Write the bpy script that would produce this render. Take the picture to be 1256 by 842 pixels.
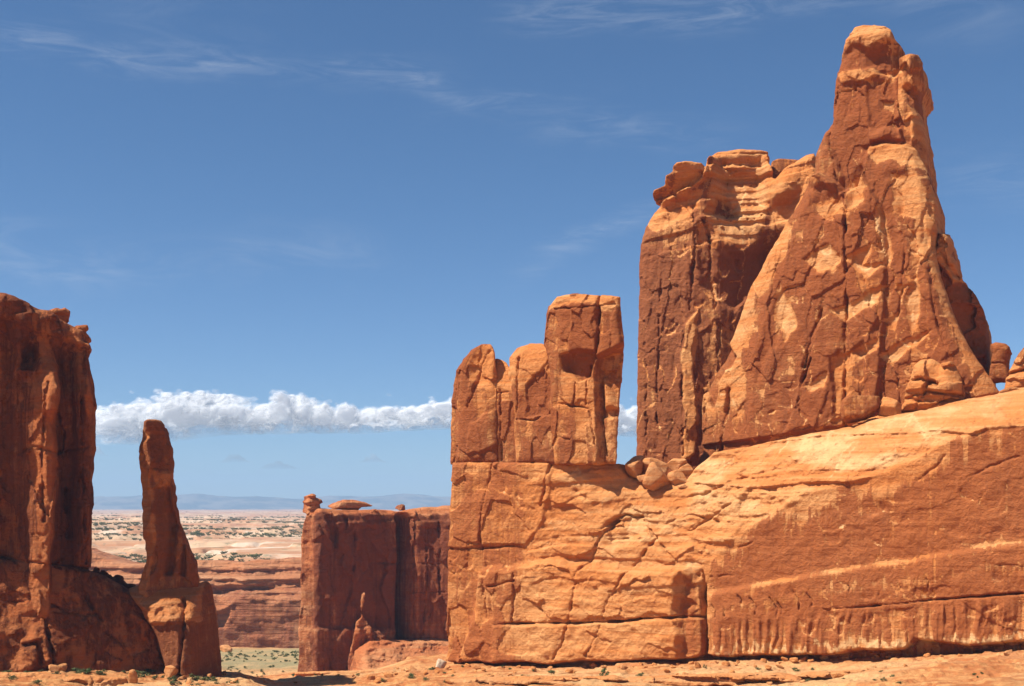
import bpy, math, random
import numpy as np
from mathutils import Vector
R_ = math.radians
for o in list(bpy.data.objects): bpy.data.objects.remove(o)
S = bpy.context.scene
C = S.collection

# ------------------------------------------------------------------ camera, sky, sun, exposure
FP = 1516.0                      # focal length in photo pixels (photo 1256 wide)
HX, HY = 628.0, 620.0            # principal column and horizon row in the photo
cam_d = bpy.data.cameras.new('camera'); cam = bpy.data.objects.new('camera', cam_d); C.objects.link(cam)
cam.location = (0, 0, 0); cam.rotation_euler = (R_(90), 0, 0)
cam_d.sensor_width = 36; cam_d.lens = 36*FP/1256; cam_d.shift_y = (HY-421)/1256
cam_d.clip_start = 0.5; cam_d.clip_end = 120000
S.camera = cam

SUN_DIR = Vector((-0.55, -0.205, 0.80)).normalized()      # towards the sun
SUN_EL = math.asin(SUN_DIR.z)
SUN_AZ = math.atan2(SUN_DIR.x, SUN_DIR.y)                 # from +Y, clockwise
sun_d = bpy.data.lights.new('sun', 'SUN'); sun_d.energy = 5.0; sun_d.angle = R_(0.5); sun_d.color = (1.0, 0.955, 0.88)
sun = bpy.data.objects.new('sun', sun_d); C.objects.link(sun)
sun.rotation_euler = SUN_DIR.to_track_quat('Z', 'Y').to_euler()
sun.location = (-200, 0, 400)
SKY_STRENGTH = 0.051
S.view_settings.view_transform = 'Standard'; S.view_settings.look = 'None'
S.view_settings.exposure = 0.8; S.view_settings.gamma = 1.0
S.view_settings.use_curve_mapping = False
S.cycles.max_bounces = 5; S.cycles.diffuse_bounces = 2; S.cycles.glossy_bounces = 1
S.cycles.transmission_bounces = 2; S.cycles.transparent_max_bounces = 32; S.cycles.volume_bounces = 0

class NT:                        # small helper around a node tree
    def __init__(s, tree): s.t = tree; s.n = tree.nodes; s.l = tree.links
    def node(s, typ, **kw):
        nd = s.n.new(typ)
        for k, v in kw.items(): setattr(nd, k, v)
        return nd
    def put(s, sock, v):
        if v is None: return
        if hasattr(v, 'is_output'): s.l.new(v, sock)
        else: sock.default_value = v
    def math(s, op, a, b=None, c=None, clamp=False):
        nd = s.node('ShaderNodeMath', operation=op, use_clamp=clamp)
        s.put(nd.inputs[0], a); s.put(nd.inputs[1], b); s.put(nd.inputs[2], c)
        return nd.outputs[0]
    def noise(s, vec, scale, detail=4, rough=0.55, dist=0.0, lac=2.0):
        nd = s.node('ShaderNodeTexNoise'); s.put(nd.inputs['Vector'], vec)
        nd.inputs['Scale'].default_value = scale; nd.inputs['Detail'].default_value = detail
        nd.inputs['Roughness'].default_value = rough; nd.inputs['Distortion'].default_value = dist
        nd.inputs['Lacunarity'].default_value = lac
        return nd.outputs['Fac']
    def mapping(s, vec, scale=(1,1,1), rot=(0,0,0), loc=(0,0,0)):
        nd = s.node('ShaderNodeMapping'); s.put(nd.inputs['Vector'], vec)
        nd.inputs['Scale'].default_value = scale; nd.inputs['Rotation'].default_value = rot; nd.inputs['Location'].default_value = loc
        return nd.outputs[0]
    def smooth(s, x, a, b, lo=0.0, hi=1.0):
        nd = s.node('ShaderNodeMapRange', interpolation_type='SMOOTHSTEP'); s.put(nd.inputs[0], x)
        nd.inputs[1].default_value = a; nd.inputs[2].default_value = b; nd.inputs[3].default_value = lo; nd.inputs[4].default_value = hi
        return nd.outputs[0]
    def mix(s, f, a, b, blend='MIX'):
        nd = s.node('ShaderNodeMix', data_type='RGBA', blend_type=blend)
        s.put(nd.inputs[0], f); s.put(nd.inputs[6], a); s.put(nd.inputs[7], b)
        return nd.outputs[2]

W = bpy.data.worlds.new('World'); S.world = W; W.use_nodes = True
nt = NT(W.node_tree); nt.n.clear()
sky = nt.node('ShaderNodeTexSky', sky_type='NISHITA', sun_disc=False)
sky.sun_elevation = SUN_EL; sky.sun_rotation = SUN_AZ
sky.altitude = 1500; sky.air_density = 1.0; sky.dust_density = 0.2; sky.ozone_density = 3.0
tc = nt.node('ShaderNodeTexCoord')
sep = nt.node('ShaderNodeSeparateXYZ'); nt.put(sep.inputs[0], tc.outputs['Generated'])
dx, dy, dz = sep.outputs
az = nt.math('ARCTAN2', dx, dy)                          # azimuth and elevation of the view of the sky
el = nt.math('ARCSINE', dz)
def pix_dir(px, py):
    x, y, z = (px-HX)/FP, 1.0, (HY-py)/FP
    return math.atan2(x, y), math.atan2(z, math.hypot(x, y))
comb = nt.node('ShaderNodeCombineXYZ'); nt.put(comb.inputs[0], az); nt.put(comb.inputs[1], el)
ae = comb.outputs[0]
wob = nt.math('MULTIPLY', nt.math('SUBTRACT', nt.noise(ae, 9, 4, 0.6), 0.5), 0.035)
fib = nt.smooth(nt.noise(nt.mapping(ae, (9, 60, 1), (0, 0, R_(-6))), 1.6, 8, 0.68, 1.2), 0.36, 0.80)
fib2 = nt.smooth(nt.noise(nt.mapping(ae, (5, 24, 1), (0, 0, R_(8))), 1.3, 8, 0.65, 1.5), 0.40, 0.85)
total = None
# high thin ice cloud: bands in the sky, each between two directions, with a half width and a strength
for (p0, p1, wd, st, tex) in (((-80, 30), (260, 85), 0.012, .30, fib), ((230, 72), (540, 92), 0.010, .26, fib), ((480, 85), (600, 140), 0.007, .22, fib),
                         ((540, 133), (720, 118), 0.007, .22, fib), ((640, 150), (900, 165), 0.012, .20, fib), ((-60, 290), (180, 330), 0.020, .34, fib2),
                         ((-40, 325), (130, 335), 0.006, .30, fib), ((150, 320), (480, 300), 0.018, .30, fib2), ((640, 328), (800, 255), 0.010, .5, fib2),
                         ((620, 20), (1100, -8), 0.012, .34, fib), ((1100, 2), (1240, 22), 0.022, .34, fib2), ((1150, 215), (1300, 220), 0.02, .16, fib),
                         ((100, 0), (330, 60), 0.03, .16, fib2)):
    (a0, e0), (a1, e1) = pix_dir(*p0), pix_dir(*p1)
    L = math.hypot(a1-a0, e1-e0); ux, uy = (a1-a0)/L, (e1-e0)/L
    qa = nt.math('SUBTRACT', az, a0); qe = nt.math('SUBTRACT', nt.math('ADD', el, wob), e0)
    al = nt.math('ADD', nt.math('MULTIPLY', qa, ux), nt.math('MULTIPLY', qe, uy))
    ac = nt.math('ABSOLUTE', nt.math('SUBTRACT', nt.math('MULTIPLY', qe, ux), nt.math('MULTIPLY', qa, uy)))
    m = nt.math('MULTIPLY', nt.smooth(ac, 0.0, wd*1.7, 1.0, 0.0), nt.math('MULTIPLY', nt.smooth(al, -0.03, 0.04), nt.smooth(al, L-0.05, L+0.04, 1.0, 0.0)))
    m = nt.math('MULTIPLY', nt.math('MULTIPLY', m, tex), st*0.72)
    total = m if total is None else nt.math('ADD', total, m)
tint = nt.mix(nt.smooth(el, 0.0, 0.30), (0.78, 0.97, 1.22, 1), (0.70, 0.97, 1.17, 1))
skyc = nt.mix(nt.math('MINIMUM', total, 0.6), nt.mix(1.0, sky.outputs[0], tint, 'MULTIPLY'), (8.0, 8.6, 9.4, 1))
bg = nt.node('ShaderNodeBackground'); nt.put(bg.inputs[0], skyc); bg.inputs[1].default_value = SKY_STRENGTH
wo = nt.node('ShaderNodeOutputWorld'); nt.l.new(bg.outputs[0], wo.inputs[0])

# ------------------------------------------------------------------ numpy noise
_tabs = {}
def _tab(seed, dim):
    k = (seed, dim)
    if k not in _tabs:
        _tabs[k] = np.random.RandomState(seed*7919+dim).uniform(-1, 1, (64,)*dim).astype(np.float32)
    return _tabs[k]
def vn(seed, *p):                # smooth value noise in 1, 2 or 3 dimensions, in [-1, 1]
    d = len(p); T = _tab(seed, d)
    i0, w = [], []
    for q in p:
        f = np.floor(q); t = (q-f).astype(np.float32); i0.append(f.astype(np.int32)); w.append(t*t*(3-2*t))
    out = 0
    for c in range(1 << d):
        idx = tuple((i0[a]+((c >> a) & 1)) & 63 for a in range(d)); ww = 1
        for a in range(d): ww = ww*(w[a] if (c >> a) & 1 else 1-w[a])
        out = out+T[idx]*ww
    return out
def fbm(seed, octs, *p, gain=0.5):
    s, a, n = 0, 1.0, 0.0
    for o in range(octs):
        s = s+a*vn(seed+o*13, *[q*(2.03**o)+17.3*o for q in p]); n += a; a *= gain
    return s/n
def sstep(x, a, b):
    t = np.clip((x-a)/(b-a), 0, 1); return t*t*(3-2*t)
def h01(ix, iy, seed):           # hash of integer cells
    T = _tab(seed, 2); return (T[ix & 63, iy & 63]+1)*0.5
def cells(seed, x, y):           # voronoi: random value of the cell, and distance to the cell's edge
    fx, fy = np.floor(x).astype(np.int32), np.floor(y).astype(np.int32)
    d1 = np.full(x.shape, 9., np.float32); d2 = d1.copy(); val = np.zeros(x.shape, np.float32); gx = val.copy(); gy = val.copy()
    for i in (-1, 0, 1):
        for j in (-1, 0, 1):
            cx, cy = fx+i, fy+j
            px = cx+0.1+0.8*h01(cx, cy, seed); py = cy+0.1+0.8*h01(cx, cy, seed+1)
            d = np.hypot(x-px, y-py); v = h01(cx, cy, seed+2)*2-1
            near = d < d1
            d2 = np.where(near, d1, np.minimum(d2, d)); val = np.where(near, v, val)
            gx = np.where(near, x-px, gx); gy = np.where(near, y-py, gy)
            d1 = np.where(near, d, d1)
    return val, d2-d1, gx, gy
def seg_dist(X, Y, pts, closed=False):
    best = np.full(X.shape, 1e9, np.float32); n = len(pts)
    for i in range(n if closed else n-1):
        (ax, ay), (bx, by) = pts[i], pts[(i+1) % n]
        ex, ey = bx-ax, by-ay; wx, wy = X-ax, Y-ay
        t = np.clip((wx*ex+wy*ey)/max(ex*ex+ey*ey, 1e-9), 0, 1)
        best = np.minimum(best, (wx-ex*t)**2+(wy-ey*t)**2)
    return np.sqrt(best)
def poly_sd(X, Y, pts):          # signed distance to a closed polygon, negative inside
    inside = np.zeros(X.shape, bool); n = len(pts)
    for i in range(n):
        (ax, ay), (bx, by) = pts[i], pts[(i+1) % n]
        if ay == by: continue
        inside ^= ((ay > Y) != (by > Y)) & (X < (bx-ax)*(Y-ay)/(by-ay)+ax)
    d = seg_dist(X, Y, pts, True)
    return np.where(inside, -d, d)
def smax(a, b, k):
    h = np.clip(0.5+0.5*(a-b)/k, 0, 1); return b+(a-b)*h+k*h*(1-h)
def smin(a, b, k): return -smax(-a, -b, k)
def curve(x, pts):
    return np.interp(x, [p[0] for p in pts], [p[1] for p in pts])

# ------------------------------------------------------------------ meshes
def link_mesh(name, V, F, mat, attrs=None, origin=(0, 0, 0), parent=None, smooth=True, nside=4):
    me = bpy.data.meshes.new(name)
    V = np.asarray(V, np.float32)-np.asarray(origin, np.float32); F = np.asarray(F, np.int32)
    me.vertices.add(len(V)); me.vertices.foreach_set('co', V.ravel())
    me.loops.add(F.size); me.loops.foreach_set('vertex_index', F.ravel())
    me.polygons.add(len(F)); me.polygons.foreach_set('loop_start', np.arange(0, F.size, nside, dtype=np.int32))
    me.update(calc_edges=True)
    if smooth: me.polygons.foreach_set('use_smooth', np.ones(len(F), bool))
    for k, a in (attrs or {}).items():
        at = me.attributes.new(k, 'FLOAT', 'POINT'); at.data.foreach_set('value', np.asarray(a, np.float32).ravel())
    me.materials.append(mat)
    ob = bpy.data.objects.new(name, me); C.objects.link(ob)
    ob.location = origin
    if parent: ob.parent = parent; ob.location = Vector(origin)-parent.location
    return ob
def tag(o, label=None, cat=None, group=None, kind=None):
    if label: o['label'] = label
    if cat: o['category'] = cat
    if group: o['group'] = group
    if kind: o['kind'] = kind
    return o
def nets(f):                     # naive surface nets over a dense field (negative inside)
    ins = f < 0; a = ins.view(np.uint8)
    cnt = np.zeros(tuple(n-1 for n in f.shape), np.uint8)
    sl = lambda n: (slice(0, -1), slice(1, None))[n]
    for c in range(8): cnt += a[sl(c & 1), sl(c >> 1 & 1), sl(c >> 2 & 1)]
    act = np.flatnonzero((cnt.ravel() > 0) & (cnt.ravel() < 8))
    I, J, K = np.unravel_index(act, cnt.shape)
    vals = [f[I+(c & 1), J+(c >> 1 & 1), K+(c >> 2 & 1)] for c in range(8)]
    P = np.zeros((len(act), 3), np.float32); n = np.zeros(len(act), np.float32)
    for c in range(8):
        for ax in range(3):
            if c >> ax & 1: continue
            va, vb = vals[c], vals[c | 1 << ax]
            m = (va < 0) != (vb < 0); t = np.where(m, va/np.where(m, va-vb, 1), 0)
            for b in range(3):
                q = t if b == ax else float(c >> b & 1)
                P[:, b] += np.where(m, q, 0)
            n += m
    P /= n[:, None]; P += np.stack([I, J, K], 1)
    vid = np.full(cnt.size, -1, np.int32); vid[act] = np.arange(len(act), dtype=np.int32); vid = vid.reshape(cnt.shape)
    faces = []
    for ax in range(3):
        b, c = (ax+1) % 3, (ax+2) % 3
        s0 = [slice(None)]*3; s1 = [slice(None)]*3; s0[ax] = slice(0, -1); s1[ax] = slice(1, None)
        for q in (b, c):
            s0[q] = slice(1, -1); s1[q] = slice(1, -1)
        A_, B_ = ins[tuple(s0)], ins[tuple(s1)]
        e = np.stack(np.nonzero(A_ != B_), 1)
        if not len(e): continue
        flip = A_[e[:, 0], e[:, 1], e[:, 2]]
        e[:, b] += 1; e[:, c] += 1
        def at(db, dc):
            q = e.copy(); q[:, b] -= db; q[:, c] -= dc
            return vid[q[:, 0], q[:, 1], q[:, 2]]
        q = np.stack([at(1, 1), at(0, 1), at(0, 0), at(1, 0)], 1)
        q = np.where(flip[:, None], q, q[:, ::-1])
        faces.append(q)
    F = np.concatenate(faces)
    return P, F[(F >= 0).all(1)]

class Frame:                     # a vertical plane: s along it, v towards the viewer's side, z up
    def __init__(s, px, D, ang):
        s.X0 = (px-HX)/FP*D; s.D0 = D; s.c = math.cos(R_(ang)); s.n = math.sin(R_(ang))
    def sz(s, px, py, v=0.0):    # where the sight line through a photo point meets the plane
        k = (px-HX)/FP; X0 = s.X0+v*s.n; D0 = s.D0-v*s.c
        t = (k*D0-X0)/(s.c-k*s.n); return t, (HY-py)/FP*(D0+t*s.n)
    def world(s, t, v, z):
        return np.stack([s.X0+t*s.c+v*s.n, s.D0+t*s.n-v*s.c, z], 1)
    def pix(s, T, Z, v=0.0):
        D = s.D0+T*s.n-v*s.c; return HX+FP*(s.X0+T*s.c+v*s.n)/D, HY-FP*Z/D, D/FP

class Face:                      # the 2-D maps of one slab: helpers write relief into F and stain, with some painted sun and shade, into V, in photo units
    def __init__(s, T, Z, fr, v):
        s.T, s.Z = T, Z
        s.PX, s.PY, s.m = fr.pix(T, Z, v)
        s.F = np.zeros(T.shape, np.float32); s.V = np.full(T.shape, 0.5, np.float32); s.B = np.zeros(T.shape, np.float32)
        s.wx = s.PX+fbm(5, 4, T/5, Z/5)*7; s.wy = s.PY+fbm(9, 4, T/5, Z/5)*7
        s.jx = np.round(fbm(6, 3, T/1.6, Z/1.6)*2.5)*1.3; s.jy = np.round(fbm(8, 3, T/1.6, Z/1.6)*2.5)*1.3; s.cv = fbm(77, 3, T/3.0, Z/3.0)
    def reg(s, pts, off=0.0, bevel=0.6, var=None, warp=True, vb=None):     # a raised or sunk region with a bevelled border
        X, Y = (s.wx, s.wy) if warp else (s.PX, s.PY)
        d = poly_sd(X, Y, pts)*s.m; k = sstep(-d, -bevel*0.5, bevel*0.5)
        s.F += off*k
        if var is not None:
            k2 = sstep(-d, -(vb or 0.5), vb or 0.5); s.V = s.V*(1-k2)+var*k2
        return k
    def crack(s, pts, w=0.35, dep=1.2, warp=0.5):
        X = s.PX+(s.wx-s.PX)*warp*0.22+s.jx*warp; Y = s.PY+(s.wy-s.PY)*warp*0.22+s.jy*warp
        d = seg_dist(X, Y, pts)*s.m
        var = 0.3+1.5*np.clip(s.cv+0.28, 0, 1)
        s.F -= dep*var*np.exp(-(d/(w*(0.40+0.5*np.clip(s.cv+0.4, 0, 1))))**2)
    def step(s, pts, off, w=0.4, warp=0.4):                               # everything below a line stands off further out
        y = curve(s.PX+(s.wx-s.PX)*warp, pts); s.F += off*sstep((s.PY+(s.wy-s.PY)*warp-y)*s.m, -w, w)
    def flakes(s, seed, cw, ch, amp, tilt=0.0, vamp=0.0, warp=1.0, thr=None, mask=1.0):
        x = s.T/cw+fbm(seed+3, 4, s.T/cw*0.7, s.Z/cw*0.7)*warp*0.45; y = s.Z/ch+fbm(seed+7, 4, s.T/ch*0.7, s.Z/ch*0.7)*warp*0.45
        v, e, gx, gy = cells(seed, x, y)
        if thr is not None: v = np.where(v > thr, 1.0, 0.0)
        s.F += (amp*v+tilt*(gx*v-gy*0.6))*mask; s.V += vamp*v*mask
        return v, e
    def rims(s, e, seed, w=0.05, amp=0.6, scale=4.0, cut=0.0, bl=0.3):          # pale chipped lines along some of the facet edges
        k = np.exp(-(e/w)**2)*sstep(fbm(seed, 3, s.T/scale, s.Z/scale), cut, cut+0.25); s.V -= amp*k; s.B += bl*k
    def scar(s, px, py, w, h, rot=0.0, dep=0.25, rim=0.5):                        # a shell shaped scar with a pale lower lip
        c, n_ = math.cos(rot), math.sin(rot); X = s.PX-px+s.jx*.5; Y = s.PY-py+s.jy*.5; u = (X*c+Y*n_)/w; q = (-X*n_+Y*c)/h
        r = np.sqrt(u*u+q*q); m = (r < 1.6); d = (r-1)*min(w, h)*s.m
        s.F -= dep*sstep(-d, -.12, .12)*sstep(q, -1.0, .6)*m
        k = np.exp(-(d/0.16)**2)*sstep(q, -.2, .5)*m; s.V -= rim*k; s.B += .35*k
    def scars(s, seed, poly, n_, wr, hr, dep=.25, rim=.5, rot=.4):
        r = random.Random(seed); xs = [p[0] for p in poly]; ys = [p[1] for p in poly]; k = 0
        while k < n_:
            x, y = r.uniform(min(xs), max(xs)), r.uniform(min(ys), max(ys)); ins = False
            for (ax, ay), (bx, by) in zip(poly, poly[1:]+poly[:1]):
                if (ay > y) != (by > y) and x < (bx-ax)*(y-ay)/(by-ay)+ax: ins = not ins
            k += 1
            if ins and r.random() < .8: s.scar(x, y, r.uniform(*wr), r.uniform(*hr), r.uniform(-rot, rot), dep*r.uniform(.4, 1.2), rim*r.uniform(.3, 1.2))
    def beds(s, seed, h, amp, warp=1.0, mask=1.0, dip=0.0):               # horizontal layers standing in and out
        z = (s.Z+s.T*dip)/h+fbm(seed, 3, s.T/18, s.Z/18)*warp
        i = np.floor(z); t = z-i; T = _tab(seed, 1)
        a = T[i.astype(int) & 63]; b = T[(i.astype(int)+1) & 63]
        s.F += amp*(a+(b-a)*sstep(t, 0.72, 1.0))*mask
    def flutes(s, seed, w, amp, mask=1.0, zs=0.06):
        s.F += amp*fbm(seed, 4, s.T/w+fbm(seed+1, 2, s.T/9, s.Z/9)*0.8, s.Z/w*zs)*mask
    def rough(s, seed, w, amp, octs=5, sx=1.0, sz=1.0, mask=1.0):
        q = fbm(seed, octs, s.T/w*sx, s.Z/w*sz, gain=0.55); y = q*5.0+fbm(seed+4, 2, s.T/w*0.5, s.Z/w*0.5); i = np.floor(y); t = y-i
        s.F += amp*(0.5*q+0.6*(i+sstep(t, 0.72, 0.98))/5.0)*mask
    def stain(s, seed, w, amp, sx=1.0, sz=0.35):
        s.V += amp*fbm(seed, 5, s.T/w*sx, s.Z/w*sz, gain=0.6)

def blur(a, r):
    for ax in (0, 1):
        for _ in range(2):
            p = np.concatenate([np.repeat(a.take([0], ax), r+1, ax), a, np.repeat(a.take([-1], ax), r, ax)], ax).cumsum(ax, dtype=np.float64)
            n = a.shape[ax]; i = np.arange(n)
            a = (p.take(i+2*r+1, ax)-p.take(i, ax))/(2*r+1)
    return a
def shift(sd, q):                # a map read q cells further along
    n = sd.shape[0]; i = np.clip(np.arange(n)+q, 0, n-1.001); k = i.astype(int); t = (i-k)[:, None].astype(np.float32)
    return sd[k]*(1-t)+sd[k+1]*t
def rock(name, fr, slabs, h, mat, namp=0.5, nsc=5.0, nz=1.6, vrange=None, clip_z=None, origin=None, seed=1, parent=None):
    """slabs: dicts(out=outline in photo points, v=plane offset, R=edge rounding, back=thickness, face=function(Face), k, taper)"""
    SZ = [[fr.sz(px, py, sl.get('v', 0.0)+dv) for px, py in sl['out'] for dv in (0, sl.get('deep', -4))] for sl in slabs]
    al = np.array([q for z in SZ for q in z])
    s0, z0 = al.min(0)-2-namp*2; s1, z1 = al.max(0)+2+namp*2
    b = 4
    ni = int((s1-s0)/h/b+2)*b; nk = int((z1-z0)/h/b+2)*b
    sv = (s0+np.arange(ni)*h).astype(np.float32); zv = (z0+np.arange(nk)*h).astype(np.float32)
    T, Z = np.meshgrid(sv, zv, indexing='ij')
    maps = []; blm = []
    for sl in slabs:
        v0 = sl.get('v', 0.0); Fs = 0.0
        for it in range(2):      # the second pass knows how deep the face lies, so relief and outline land where they were seen
            fa = Face(T, Z, fr, v0+Fs)
            if sl.get('face'): sl['face'](fa)
            if it == 0: Fs = blur(np.clip(fa.F, -26, 8), int(3.0/h))
        qx, qy, qm = fr.pix(T, Z, v0) if sl.get('shear') else (fa.PX, fa.PY, fa.m)
        sd = (poly_sd(qx, qy, sl['out'])*qm).astype(np.float32)
        R = sl.get('R', 2.0); d = np.clip(-sd, 0, R); rd = R-np.sqrt(np.maximum(R*R-(R-d)**2, 0))
        F = (v0+fa.F-rd).astype(np.float32); B = (sl.get('back', 10.0)-v0-rd).astype(np.float32)
        maps.append((sd, F, B, fa.V.astype(np.float32), sl)); blm.append(np.clip(fa.B, 0, 1))
    vmin = min(-(m[2].max()) for m in maps)-2-namp; vmax = max(m[1][m[0] < 1].max() for m in maps)+2+namp
    nj = int((vmax-vmin)/h/b+2)*b
    vv = (vmin+np.arange(nj)*h).astype(np.float32)
    def red(a, fn): return fn(fn(a.reshape(ni//b, b, nk//b, b), 3), 1)
    mn = lambda a, ax: a.min(ax); mx = lambda a, ax: a.max(ax)
    vb = vv.reshape(-1, b); vlo = vb.min(1)[None, :, None]; vhi = vb.max(1)[None, :, None]
    lo = hi = None
    for sd, F, B, V, sl in maps:
        tp = sl.get('taper', 0.12); k = sl.get('k', 0.8); v0 = sl.get('v', 0.0)
        she = sl.get('shear', 0.0)
        if she:
            sh = [shift(sd, she*(v0-vq)/h) for vq in vb.mean(1)]
            sn = np.stack([red(q, mn) for q in sh], 1)-abs(she)*b*h*0.5; sx = np.stack([red(q, mx) for q in sh], 1)+abs(she)*b*h*0.5
        else: sn, sx = red(sd, mn)[:, None, :], red(sd, mx)[:, None, :]
        l = np.maximum(np.maximum(sn+tp*np.maximum(0, v0-vhi), vlo-red(F, mx)[:, None, :]), -vhi-red(B, mx)[:, None, :])
        u = np.maximum(np.maximum(sx+tp*np.maximum(0, v0-vlo), vhi-red(F, mn)[:, None, :]), -vlo-red(B, mn)[:, None, :])+k*0.3
        lo = l if lo is None else np.minimum(lo, l); hi = u if hi is None else np.minimum(hi, u)
    mg = namp*1.1+h*1.8
    act = (lo-mg-0.3 < 0) & (hi+mg > 0)
    f = np.where(hi < 0, -1.0, 1.0).astype(np.float32)
    f = np.repeat(np.repeat(np.repeat(f, b, 0), b, 1), b, 2)
    bi, bj, bk = np.nonzero(act)
    o = np.arange(b); CH = 60000
    for c0 in range(0, len(bi), CH):
        I = (bi[c0:c0+CH, None]*b+np.repeat(o, b*b)[None]).ravel(); J = (bj[c0:c0+CH, None]*b+np.tile(np.repeat(o, b), b)[None]).ravel(); K = (bk[c0:c0+CH, None]*b+np.tile(o, b*b)[None]).ravel()
        v = vv[J]; g = None
        for sd, F, B, V, sl in maps:
            tp = sl.get('taper', 0.12); k = sl.get('k', 0.8); v0 = sl.get('v', 0.0)
            she = sl.get('shear', 0.0)
            if she:
                ix = np.clip(I+she*(v0-v)/h, 0, ni-1.001); i0 = ix.astype(int); t = (ix-i0).astype(np.float32); sq = sd[i0, K]*(1-t)+sd[i0+1, K]*t
            else: sq = sd[I, K]
            q = smax(sq+tp*np.maximum(0, v0-v), v-F[I, K], k); q = smax(q, -v-B[I, K], k)
            g = q if g is None else smin(g, q, sl.get('u', 0.6))
        if namp > 0:
            X = sv[I]/nsc; Y = v/nsc; ZZ = zv[K]/nsc*nz
            g = g+namp*(0.75*vn(seed, X, Y, ZZ)+0.4*vn(seed+1, X*2.3, Y*2.3, ZZ*2.3)+0.22*vn(seed+2, X*5, Y*5, ZZ*5))
        f[I, J, K] = g
    for a in (0, -1): f[a] = 1; f[:, a] = 1; f[:, :, a] = 1
    P, Q = nets(f); del f
    ii = np.clip(np.rint(P[:, 0]).astype(int), 0, ni-1); kk = np.clip(np.rint(P[:, 2]).astype(int), 0, nk-1)
    pv = vmin+P[:, 1]*h
    var = np.full(len(P), 0.45, np.float32); best = np.full(len(P), 9.0, np.float32)
    ble = np.zeros(len(P), np.float32)
    for (sd, F, B, V, sl), BB in zip(maps, blm):
        e = np.maximum(np.abs(pv-F[ii, kk]), np.maximum(sd[ii, kk], 0)); m = e < best
        var = np.where(m, V[ii, kk], var); ble = np.where(m, BB[ii, kk], ble); best = np.where(m, e, best)
    Wd = fr.world(s0+P[:, 0]*h, pv, z0+P[:, 2]*h)
    if origin is None:
        c = Wd.mean(0); origin = (float(c[0]), float(c[1]), float(Wd[:, 2].min()))
    ob = link_mesh(name, Wd, Q[:, ::-1], mat, {'varnish': var, 'bleach_and_sun': ble}, origin, parent)
    print(name, len(Q))
    return ob

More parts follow.
